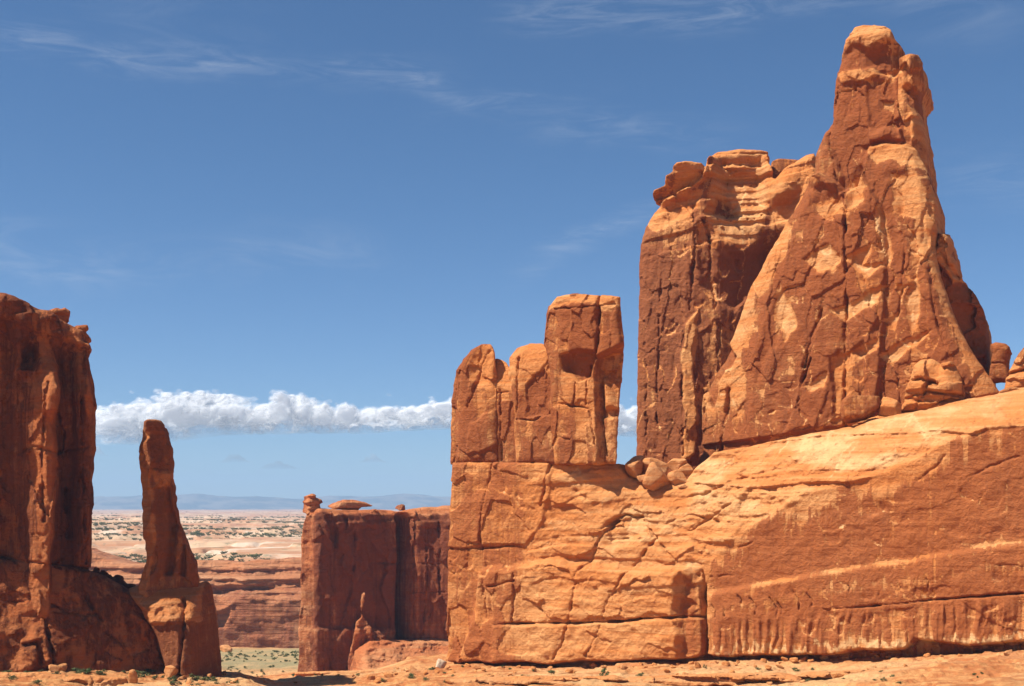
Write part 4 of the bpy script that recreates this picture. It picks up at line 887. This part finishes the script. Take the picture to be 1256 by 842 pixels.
pc = n.mix(n.smooth(pn2, .52, .64), pc, (0.54, 0.40, 0.29, 1))
pc = n.mix(n.smooth(n.noise(co, .004, 5, .6), .50, .66, 0, .6), pc, (0.38, 0.17, 0.095, 1))
dots = n.smooth(n.noise(co, .045, 6, .75), .55, .62); where = n.smooth(n.noise(n.mapping(co, (.0016, .0009, 1)), 1, 4, .6), .40, .56)
pc = n.mix(n.math('MULTIPLY', n.math('MULTIPLY', dots, where), .75), pc, (0.12, 0.13, 0.07, 1))
c = n.mix(pa, c, pc)
b = n.node('ShaderNodeBsdfPrincipled'); n.put(b.inputs['Base Color'], c); b.inputs['Roughness'].default_value = .95; b.inputs['Specular IOR Level'].default_value = .1
bp = n.node('ShaderNodeBump'); bp.inputs['Distance'].default_value = 1.0; n.put(bp.inputs['Height'], n.math('ADD', n.math('MULTIPLY', mid_, .9), n.math('MULTIPLY', fine, .25))); n.put(b.inputs['Normal'], bp.outputs[0])
n.l.new(b.outputs[0], n.node('ShaderNodeOutputMaterial').inputs[0])
tag(link_mesh('ground', np.stack([GX, GY, GZ], -1).reshape(-1, 3), Fq, mg, {'grass': grass, 'plateau': plateau}), kind='structure')

# ------------------------------------------------------------------ far blue mountains
def ridge(D, prof, seed, amp):
    x = np.linspace(prof[0][0], prof[-1][0], 700); y = np.linspace(0, 1, 60); PXr, Q = np.meshgrid(x, y, indexing='ij')
    Dd = D+3200*Q; X = (PXr-HX)/FP*D*(1+0*Q)
    top = (HY-curve(PXr, prof))/FP*D
    sh = np.where(Q < .5, sstep(Q, 0, .55), sstep(Q, 1.05, .5))
    r = 1-np.abs(fbm(seed, 6, X/900, Dd/900)); Z = -90+(top+90)*sh*(0.72+0.34*r)
    i = np.arange(x.size*y.size, dtype=np.int32).reshape(x.size, y.size)
    Fr = np.stack([i[:-1, :-1], i[1:, :-1], i[1:, 1:], i[:-1, 1:]], -1).reshape(-1, 4)
    return np.stack([X, Dd, Z], -1).reshape(-1, 3), Fr
mm = bpy.data.materials.new('mountain_forest_haze'); mm.use_nodes = True; n = NT(mm.node_tree)
b = n.n['Principled BSDF']; co = n.node('ShaderNodeTexCoord').outputs['Object']
n.put(b.inputs['Base Color'], n.mix(n.smooth(n.noise(co, .0035, 7, .65), .42, .6), (0.055, 0.075, 0.085, 1), (0.16, 0.15, 0.14, 1))); b.inputs['Roughness'].default_value = 1  # dark forest, with the blue of distant haze painted in
V_, F_ = ridge(14200, [(-300, 612), (60, 609), (110, 606), (160, 604), (215, 606), (290, 609), (340, 612), (385, 607), (430, 606), (480, 605), (545, 609), (620, 612), (800, 606), (1000, 611), (1600, 613)], 320, 40)
tag(link_mesh('mountains', V_, F_, mm), kind='structure')

# ------------------------------------------------------------------ ledges and loose stones
tag(rock('rock_outcrop', FT, [dict(out=[(1226, 530), (1228, 478), (1231, 462), (1238, 446), (1246, 434), (1258, 420), (1290, 400), (1340, 395), (1340, 540)], v=-4, R=2.5, back=14,
     face=lambda a: (a.V.__isub__(.08), a.flakes(400, 4, 3, .8, .6, .15), a.crack([(1226, 462), (1260, 452)], .4, 2, .4), a.crack([(1226, 482), (1262, 476)], .4, 1.5, .4), a.rough(401, 3, .5, 5)))], .22, M_tower, .4, 3, 1.2, seed=120),
    'sloping rock outcrop cut by the right edge, beside the foot of the tall tower', 'rock outcrop')
tag(rock('balanced_rock', FT, [dict(out=[(1210, 470), (1212, 446), (1214, 434), (1212, 428), (1213, 421), (1220, 418), (1232, 419), (1239, 424), (1240, 432), (1236, 435), (1235, 446), (1242, 470)], v=-10, R=1.6, back=18, face=lambda a: (a.V.__iadd__(.1), a.crack([(1210, 446), (1240, 445)], .4, 1.5, .4)))], .2, M_tower, .25, 2, 1.2, seed=121),
    'small mushroom shaped rock standing behind the right foot of the tall tower', 'balanced rock')
def lowledge(a):
    a.V[:] = .3; a.beds(405, 1.1, .8, .8, dip=.06); a.flakes(406, 5, 2.4, .6, .4, .22); a.rough(407, 2.5, .4, 5)
tag(rock('rock_ledge', FT, [dict(out=[(1036, 545), (1042, 520), (1080, 508), (1110, 503), (1150, 494), (1180, 488), (1214, 486), (1238, 474), (1300, 470), (1300, 530), (1100, 545)], v=2.6, R=1.2, back=10, face=lowledge)], .2, M_tower, .3, 2, 1.4, seed=123),
    'low broken ledge running along the right foot of the tall tower', 'rock ledge')
def layered(a):
    a.V[:] = .22; a.beds(410, 2.6, 1.0, .8, dip=.1); a.flakes(411, 4, 4, .8, .5, .2); a.rough(412, 3, .5, 5)
    for p in ([(1100, 470), (1130, 464), (1150, 472)], [(1104, 490), (1140, 480), (1180, 488)], [(1140, 470), (1128, 490), (1120, 502)]): a.crack(p, .4, 1.4, .8)
tag(rock('leaning_slab', FT, [dict(out=[(1100, 508), (1102, 486), (1112, 462), (1116, 446), (1126, 438), (1140, 436), (1152, 442), (1166, 440), (1178, 462), (1182, 492), (1160, 500)], v=3.6, R=4, back=8, face=layered)], .2, M_tower, .3, 2.5, 1.4, seed=124),
    'broad layered slab leaning on the right foot of the tall tower', 'rock slab')
tag(rock('leaning_slab', FT, [dict(out=[(912, 552), (914, 530), (920, 500), (926, 478), (936, 465), (946, 463), (948, 475), (949, 512), (950, 546)], v=-2.0, R=4, back=10, face=lambda a: (a.V.__isub__(.2), a.rough(415, 3, .5, 5), a.beds(416, 2.6, .4, .8)))], .2, M_tower, .2, 2.5, 1.2, seed=125),
    'narrow pointed slab leaning on the left foot of the tall tower', 'rock slab')
tag(lump_rock('boulder', 1057, 514, 241, 44, 34, 40, M_tower, 5, 'rounded cracked boulder at the middle of the tower foot', 'boulder', 'boulders at the foot of the tower', .1, .2, v=.55))
tag(lump_rock('boulder', 1090, 508, 240, 26, 22, 30, M_tower, 6, 'smaller pale broken boulder between the cracked boulder and the layered slab', 'boulder', 'boulders at the foot of the tower', -.1, .4, v=.2))
GBO = 'boulders in the saddle of the wall'
for (px, py, D, w, h_, d, sd, rot, bl, lab) in (
    (779, 585, 257.5, 29, 26, 26, 11, .15, .35, 'round topped boulder at the left of the pile, against the strip of sky'),
    (806, 582, 258, 40, 20, 30, 12, -.1, .2, 'long rounded boulder at the back of the pile, in the saddle'),
    (808, 601, 254.5, 36, 30, 30, 13, -.45, .5, 'angular boulder at the front of the pile, its lit face tilted up'),
    (832, 596, 255, 22, 22, 22, 14, .3, .3, 'rounded boulder at the right front of the pile'),
    (831, 579, 257, 20, 16, 22, 15, .6, .3, 'boulder at the right back of the pile, below the dark butte'),
    (842, 583, 256, 14, 14, 16, 16, .5, .6, 'small slanted block at the far right end of the pile'),
    (788, 591, 255.5, 12, 9, 12, 17, .2, .5, 'small stone lodged between the two largest boulders of the pile'),
    (838, 601, 252.5, 12, 7, 12, 18, -.3, .4, 'flat pale stone lying just below the pile')):
    lump_rock('boulder', px, py, D, w, h_, d, M_pale, sd, lab, 'boulder', GBO, rot, bl, sink=.08, v=.25)
# stones and rubble on the shaded apron
r = random.Random(4)
for i, (px, py, w, h_) in enumerate(((117, 706, 9, 14), (126, 709, 14, 10), (135, 713, 12, 10), (143, 716, 14, 13), (151, 719, 9, 9), (160, 724, 11, 9))):
    lump_rock('rubble_stone', px, py, 246-0.0*i, w, h_, 10, M_cliff, 30+i, ('tall upright stone in the line of dark rubble beside the cliff', 'dark low stone next to the upright stone beside the cliff', 'dark stone in the middle of the rubble line beside the cliff',
              'largest round dark stone of the rubble line beside the cliff', 'small dark stone right of the largest rubble stone', 'last dark stone of the rubble line, nearest the spire')[i], 'stone', 'dark rubble on the cliff apron', r.uniform(-.3, .3), .3, res=8, sink=.2, v=.7)
# flat pale ledge in front of the middle butte, pale stones, foreground stones
def gpt(px, py, d0=150, d1=780):           # where a sight line meets the ground
    D = np.arange(d0, d1, .25); X = (px-HX)/FP*D; Zl = (HY-py)/FP*D; g = ground_z(X, D); k = np.flatnonzero(g >= Zl)
    return float(D[k[0]]) if len(k) else None
def stone(px, py, w, h_, sd, lab, group='stones on the foreground bench', mat=M_pale, d=None, rot=0, bl=.4, d0=150, v=.2):
    D = gpt(px, py, d0) or 240
    lump_rock('stone', px, py, D, w, h_, d or w*.8, mat, sd, lab, 'stone', group, rot, bl, res=9, sink=.12, v=v)

# ------------------------------------------------------------------ stones, pale ledge and scrub of the near ground
for i, (px, py, w, h_, rot, lab) in enumerate((
    (210, 830, 20, 14, .1, 'pale round boulder between the shaded cliff and the pedestal of the spire'),
    (224, 833, 10, 5, .2, 'small flat stone right of the pale round boulder at the cliff foot'),
    (66, 824, 14, 8, -.2, 'pale stone among green tufts below the shaded cliff'),
    (77, 823, 10, 9, .3, 'whitish pointed stone right beside the pale stone below the shaded cliff'),
    (161, 838, 12, 16, .2, 'upright block standing at the right end of the low bench below the cliff'),
    (277, 800, 14, 11, .1, 'lone pale boulder on the valley floor beside the foot of the spire'))):
    stone(px, py, w, h_, 50+i, lab, rot=rot, d0=150 if py > 805 else 450)
stone(541, 820, 15, 12, 61, 'bright whitish jagged stone left of the foot of the big wall', None, mat=sandstone('pale_stone', fresh=(.60, .45, .30), pale=(.66, .53, .40), var_bias=-.4), rot=.4, bl=.2)
r = random.Random(9)
n_ = 0
while n_ < 90:                       # loose rubble scattered on the ground, each stone on its own
    px, py = r.uniform(225, 1256), r.uniform(812, 842)
    if px > 380 and py < 818: continue
    D = gpt(px, py, 160, 300)
    if D is None or D < 200 or D > 300: continue
    w = r.choice((3, 4, 5, 5, 7, 9)); n_ += 1
    lump_rock('rubble_stone', px, py, D, w, w*r.uniform(.45, .8), w*.8, r.choice((M_pale, M_tower)), 200+n_ % 9, 'small loose stone lying on the bare ground in front of the cliffs', 'stone', 'loose rubble on the foreground ground', r.uniform(-.4, .4), .5, res=6, sink=.2, v=r.uniform(.1, .4))
n_ = 0
while n_ < 60:                       # talus at the very foot of the walls
    px = r.uniform(470, 1250); py = float(curve(px, [(470, 826), (545, 818), (700, 819), (862, 814), (980, 811), (1120, 804), (1256, 798)]))+abs(r.gauss(0, 2.5))
    D = gpt(px, py, 190, 300); n_ += 1
    if D is None: continue
    w = r.choice((3, 4, 5, 6, 8, 10))
    lump_rock('talus_stone', px, py, D, w, w*r.uniform(.5, .8), w*.8, r.choice((M_pale, M_wall, M_tower)), 230+n_ % 11, 'broken stone of the rubble lying along the foot of the big wall', 'stone', 'talus along the foot of the big wall', r.uniform(-.5, .5), .6, res=6, sink=.2, v=r.uniform(.1, .5))
def bench_face(a):
    a.V[:] = .18; a.flakes(430, 3.2, 1.6, .8, .4, .2); a.beds(431, 1.2, .5, .5); a.rough(432, 1.4, .45, 5); a.F += -.8*np.clip((a.PX-120)*a.m, 0, 10)
FBN = Frame(80, 211, 6)
tag(rock('rock_ledge', FBN, [dict(out=[(-60, 826), (0, 826), (40, 825), (70, 830), (100, 829), (130, 830), (152, 829), (165, 834), (168, 838), (168, 870), (-60, 870)], R=.7, back=7, face=bench_face)], .16, M_pale, .2, 1.2, 1.4, seed=130),
    'low crumbling ledge along the bottom left corner, below the shaded cliff', 'rock ledge')
def shelf_face(a):
    a.V[:] = .2; a.B += .25*fbm(440, 4, a.T/4, a.Z/2)+.15; a.beds(441, .75, .7, .9, dip=.02); a.flakes(442, 4, 1.5, .7, .4, .15); a.rough(443, 3, .9, 6, sz=1.8); a.stain(444, 4, .3)
    a.F -= 1.6*sstep(fbm(445, 3, a.T/5, a.Z/.5), .12, .3)*sstep(vn(446, a.T*0, a.Z/.8), -.2, .3)
for (px0, D_, out_, sd_, lab_) in ((640, 207, [(478, 845), (500, 839), (530, 836), (570, 832), (640, 830), (700, 831), (752, 829), (770, 834), (772, 880), (478, 880)], 134, 'low layered ledge below the left end of the big wall'),
                              (860, 205, [(756, 838), (772, 831), (830, 829), (900, 826), (960, 826), (985, 830), (990, 880), (756, 880)], 135, 'low layered ledge below the middle of the big wall'),
                              (1120, 200, [(960, 834), (985, 826), (1050, 823), (1120, 819), (1180, 817), (1256, 813), (1340, 810), (1340, 880), (960, 880)], 136, 'low layered ledge in the bottom right corner, below the dark varnished wall')):
    tag(rock('rock_ledge', Frame(px0, D_, -8), [dict(out=out_, R=.8, back=7, face=shelf_face, k=.4)], .16, M_pale, .25, 1.6, 1.6, seed=sd_), lab_, 'rock ledge')
FPL = Frame(415, 392, 8)
tag(rock('rock_ledge', FPL, [dict(out=[(358, 834), (362, 825), (380, 824), (430, 823), (466, 821), (474, 824), (470, 834)], R=.6, back=9, face=lambda a: (a.V.__isub__(.4), a.beds(434, .8, .5, .4), a.rough(435, 2, .4, 4), a.F.__isub__(1.2*sstep(a.PY, 826.5, 828)))) ], .2, M_pale, .15, 1.5, 1.4, seed=131),
    'thin pale rock ledge at the foot of the flat topped butte', 'rock ledge')

mf = bpy.data.materials.new('desert_scrub'); mf.use_nodes = True; n = NT(mf.node_tree); b = n.n['Principled BSDF']
oi = n.node('ShaderNodeObjectInfo').outputs['Random']; co = n.node('ShaderNodeTexCoord').outputs['Object']
n.put(b.inputs['Base Color'], n.mix(n.smooth(n.noise(co, 3, 3, .6), .35, .65), n.mix(oi, (0.035, 0.055, 0.018, 1), (0.075, 0.085, 0.03, 1)), n.mix(oi, (0.10, 0.13, 0.045, 1), (0.17, 0.165, 0.075, 1)))); b.inputs['Roughness'].default_value = .9; b.inputs['Specular IOR Level'].default_value = .1
def clump(seed, nleaf, leaf):        # a ragged clump of leaf sprays, about one metre across, foot at the origin
    rs = np.random.RandomState(seed); k = rs.randint(4, 7)
    cs = np.stack([rs.uniform(-.32, .32, k), rs.uniform(-.32, .32, k), rs.uniform(.18, .55, k)], 1); cr = rs.uniform(.16, .30, k)
    w = rs.randint(0, k, nleaf); d = rs.normal(size=(nleaf, 3)); d /= np.linalg.norm(d, axis=1)[:, None]
    p = cs[w]+d*cr[w][:, None]*rs.uniform(.5, 1.05, nleaf)[:, None]; p[:, 2] = np.abs(p[:, 2])
    u = rs.normal(size=(nleaf, 3)); u /= np.linalg.norm(u, axis=1)[:, None]; v = np.cross(u, d); v /= np.linalg.norm(v, axis=1)[:, None]+1e-6
    s_ = leaf*rs.uniform(.6, 1.4, nleaf)[:, None]
    V = np.stack([p-u*s_, p+v*s_*.5, p+u*s_, p-v*s_*.5], 1).reshape(-1, 3)
    Q = np.arange(nleaf*4).reshape(-1, 4)
    st = []                          # a few woody stems
    for i in range(k):
        a0 = np.array([0, 0, 0.]); a1 = cs[i]; t = np.array([.02, 0, 0]); st += [a0-t, a0+t, a1+t*.5, a1-t*.5]
    V = np.concatenate([V, np.array(st)]); Q = np.concatenate([Q, np.arange(nleaf*4, nleaf*4+4*k).reshape(-1, 4)])
    return V, Q
SH = []
def shrub(name, x, y, z, s_, sz, variant, label, cat, group):
    if len(SH) <= variant:
        V, Q = clump(500+variant, 260, .075); o = link_mesh(name, V, Q, mf, smooth=False); SH.append(o)
    else:
        o = bpy.data.objects.new(name, SH[variant].data); C.objects.link(o)
    o.location = (x, y, z-0.03); o.scale = (s_, s_, sz); o.rotation_euler = (0, 0, variant*1.7+x)
    return tag(o, label, cat, group)
for v_ in range(5): pass
def put_shrub(px, py, wpx, hpx, label, group, d0=150, name='shrub', cat='shrub'):
    D = gpt(px, py, d0)
    if D is None: return
    X = (px-HX)/FP*D; k = put_shrub.k = getattr(put_shrub, 'k', -1)+1
    shrub(name, X, D, float(ground_z(np.array([X]), np.array([D]))[0]), wpx*D/FP, hpx*D/FP*1.25, k % 5, label, cat, group)
r = random.Random(21)
fg = ((12, 822, 18, 6), (28, 822, 16, 7), (44, 822, 14, 6), (94, 825, 20, 7), (108, 826, 16, 6), (122, 828, 12, 5), (50, 821, 12, 9), (212, 836, 14, 8), (236, 834, 12, 8), (248, 835, 14, 6), (262, 836, 10, 5), (165, 828, 12, 8), (178, 831, 14, 8), (190, 834, 12, 7),
      (505, 832, 13, 7), (529, 822, 10, 5), (677, 826, 14, 5), (742, 830, 13, 9), (786, 830, 12, 6), (741, 824, 9, 5), (470, 836, 10, 5), (640, 834, 9, 5), (560, 838, 8, 4), (900, 838, 7, 4), (990, 836, 8, 4))
fg = fg+tuple((r.uniform(-5, 210), r.gauss(825, 4), r.uniform(6, 15), r.uniform(3, 6)) for _ in range(34))+tuple((r.uniform(205, 300), r.uniform(829, 841), r.uniform(4, 10), r.uniform(2.5, 5)) for _ in range(24))+tuple((r.uniform(380, 1256), r.uniform(818, 838), r.uniform(4, 9), r.uniform(2, 5)) for _ in range(34))
for px, py, w, h_ in fg: put_shrub(px, py, w, h_, 'ragged green desert shrub on the near ground at the foot of the cliffs', 'shrubs on the near ground')
n_ = 0
while n_ < 110:
    px, py = r.uniform(262, 372), r.uniform(797, 834)
    if r.random() < .5: px, py = r.choice(((345, 806, ), (300, 806), (362, 803), (290, 812), (330, 801)))[0]+r.gauss(0, 9), r.gauss(806, 3)
    if py < 797 or px < 262: continue
    n_ += 1; w = r.uniform(2.5, 6)
    put_shrub(px, py, w, w*.6, 'low grey green sagebrush on the flat valley floor', 'sagebrush on the valley floor', 440, 'sagebrush', 'sagebrush')
# junipers of the plateau: the nearest ones each on their own, the far rest as one mass
rs = np.random.RandomState(77); pts = []
while len(pts) < 5200:
    py = rs.uniform(629, 690); px = rs.uniform(100, 560); dens = math.exp(-((py-645)/13)**2)
    if rs.rand() > dens*(0.35+0.65*rs.rand()): continue
    D = 900*(4800/900)**rs.rand() if py > 632 else rs.uniform(4000, 9000)
    X = (px-HX)/FP*D
    if vn(90, np.array([X/160.]), np.array([D/420.]))[0] < -0.15: continue
    pts.append((X, D))
pts = np.array(sorted(pts, key=lambda p: p[1])); gz = ground_z(pts[:, 0], pts[:, 1])
for i in range(170):
    s_ = rs.uniform(2.2, 4.2); shrub('juniper', pts[i, 0], pts[i, 1], gz[i], s_, s_*.8, i % 5, 'small dark juniper dotting the pale plateau beyond the valley', 'juniper', 'junipers on the plateau')
VV, QQ = [], []; bV, bQ = clump(900, 26, .22)
for i in range(170, len(pts)):
    s_ = rs.uniform(2.4, 5.0)*(1+pts[i, 1]/9000); VV.append(bV*np.array([s_, s_, s_*.75])+np.array([pts[i, 0], pts[i, 1], gz[i]])); QQ.append(bQ+len(bV)*(i-170))
tag(link_mesh('scrub', np.concatenate(VV), np.concatenate(QQ), mf, smooth=False), kind='stuff')

# ------------------------------------------------------------------ fair weather clouds over the horizon
mc = bpy.data.materials.new('cloud_white'); mc.use_nodes = True; n = NT(mc.node_tree); n.n.clear()
dif = n.node('ShaderNodeBsdfDiffuse'); dif.inputs[0].default_value = (.99, .99, .99, 1); tr = n.node('ShaderNodeBsdfTranslucent'); tr.inputs[0].default_value = (.99, .99, .99, 1)
ms = n.node('ShaderNodeMixShader'); ms.inputs[0].default_value = .62; n.l.new(dif.outputs[0], ms.inputs[1]); n.l.new(tr.outputs[0], ms.inputs[2])
thin = n.node('ShaderNodeAttribute', attribute_name='thin').outputs['Fac']; co = n.node('ShaderNodeTexCoord').outputs['Object']
al_ = n.math('MULTIPLY', thin, n.smooth(n.noise(co, .005, 6, .65), .30, .62, .25, 1.0))
tp_ = n.node('ShaderNodeBsdfTransparent'); m2 = n.node('ShaderNodeMixShader'); n.put(m2.inputs[0], al_); n.l.new(tp_.outputs[0], m2.inputs[1]); n.l.new(ms.outputs[0], m2.inputs[2])
n.l.new(m2.outputs[0], n.node('ShaderNodeOutputMaterial').inputs[0])
CD = 21000.0
def cloud(x0, x1, top, bot, seed, depth, h, label, group=None, shells=((-.12, .12), (0, .22), (.12, .45), (.26, .95))):
    m = CD/FP; rs = np.random.RandomState(seed)
    xs = np.arange((x0-12-HX)*m, (x1+12-HX)*m, h); zt = max(HY-curve(np.linspace(x0, x1, 60), top))*m if False else (HY-min(p[1] for p in top)+8)*m
    zs = np.arange((HY-max(p[1] for p in bot)-6)*m, zt, h); ys = np.arange(-depth*.75, depth*.75, h*1.3)
    X, Y, Z = np.meshgrid(xs, ys, zs, indexing='ij'); PXc = HX+X/m; PYc = HY-Z/m
    tp, bt = curve(PXc, top), curve(PXc, bot); cy = .5*(tp+bt)*.3+bt*.7
    up = np.clip((cy-PYc)/np.maximum(cy-tp, .5), 0, 3); dn = np.clip((PYc-cy)/np.maximum(bt-cy, .5), 0, 3); e = np.clip(np.maximum(x0-PXc, PXc-x1)/6, 0, 3)
    f = np.sqrt(up**2+dn**2+(Y/depth)**2+e**2)-1.0
    q = 1/(h*9)
    bil = 0
    for o, (g, a) in enumerate(((.40, .80), (.9, .40), (2.0, .13), (4.4, .025))):
        bil = bil+a*(2.2*np.abs(vn(seed+o, X*q*g+31, Y*q*g+31, Z*q*g*1.3+31))-0.55)
    f = f-bil*.55*np.clip(1.1-.75*dn, .15, 1)
    for ax in range(3):
        sl_ = [slice(None)]*3
        for e_ in (0, -1): sl_[ax] = e_; f[tuple(sl_)] = 1
    f = f.astype(np.float32); VS, QS, TH, nv = [], [], [], 0
    for lev, op in shells:           # nested thin shells, so that the rim fades instead of ending in a hard skin
        P, Q = nets(f+lev)
        V = np.stack([xs[0]+P[:, 0]*h, CD+ys[0]+P[:, 1]*h*1.3, zs[0]+P[:, 2]*h], 1)
        px = HX+V[:, 0]/m; py = HY-V[:, 2]/m
        th = op*np.clip((curve(px, bot)-py)/np.maximum(curve(px, bot)-curve(px, top), 1)*1.7+.02, 0, 1)*np.clip((px-x0+6)/14, 0, 1)*np.clip((x1+6-px)/14, 0, 1)
        VS.append(V); QS.append(Q+nv); TH.append(th); nv += len(V)
    V, Q, th = np.concatenate(VS), np.concatenate(QS), np.concatenate(TH)
    c = V.mean(0); o = link_mesh('cloud', V, Q[:, ::1], mc, {'thin': th}, tuple(float(q_) for q_ in c))
    return tag(o, label, 'cloud', group)
cloud(104, 830, [(104, 518), (122, 513), (150, 509), (185, 505), (204, 502), (211, 494), (228, 490), (245, 494), (262, 496), (275, 500), (300, 504), (318, 508), (335, 506), (350, 499), (372, 498), (388, 505), (420, 508), (455, 509), (480, 505), (505, 508), (525, 503), (545, 502), (600, 505), (700, 506), (770, 508), (830, 518)],
      [(104, 544), (160, 543), (250, 533), (330, 530), (440, 529), (520, 524), (560, 523), (830, 536)], 600, 1500, 15, 'long bright white cloud bank low over the horizon')
for (x0, x1, t_, b_, sd, lab) in ((322, 362, 568, 576, 610, 'small flat white cloud in the middle below the long cloud bank'), (274, 304, 558, 568, 615, 'thin wisp of cloud below the bank, nearest the spire'),
                                  (444, 470, 560, 568, 620, 'faint small cloud puff below the bank, above the flat topped butte'), (104, 128, 547, 560, 625, 'small cloud puff beside the shaded cliff, under the left end of the bank')):
    mid_x = .5*(x0+x1)
    cloud(x0, x1, [(x0, b_-2), (mid_x-4, t_), (mid_x+5, t_+1), (x1, b_-2)], [(x0, b_), (x1, b_)], sd, 160, 8, lab, 'small clouds under the cloud bank', shells=((-.25, .07), (-.05, .10), (.15, .14)))

# ------------------------------------------------------------------ the air: one box of even haze round the whole scene
bm_ = bpy.data.meshes.new('haze'); x_, y0_, y1_, zb, zt_ = 19000., -300., 19000., -330., 420.
hv = [(-x_, y0_, zb), (x_, y0_, zb), (x_, y1_, zb), (-x_, y1_, zb), (-x_, y0_, zt_), (x_, y0_, zt_), (x_, y1_, zt_), (-x_, y1_, zt_)]
bm_.from_pydata(hv, [], [(0, 3, 2, 1), (4, 5, 6, 7), (0, 1, 5, 4), (1, 2, 6, 5), (2, 3, 7, 6), (3, 0, 4, 7)])
mh = bpy.data.materials.new('haze_air'); mh.use_nodes = True; n = NT(mh.node_tree); n.n.clear()
pv_ = n.node('ShaderNodeVolumePrincipled'); pv_.inputs['Color'].default_value = (.50, .72, 1, 1); pv_.inputs['Density'].default_value = 7e-5; pv_.inputs['Anisotropy'].default_value = 0.0
n.l.new(pv_.outputs[0], n.node('ShaderNodeOutputMaterial').inputs['Volume'])
hz = bpy.data.objects.new('haze', bm_); C.objects.link(hz); bm_.materials.append(mh); hz['kind'] = 'stuff'
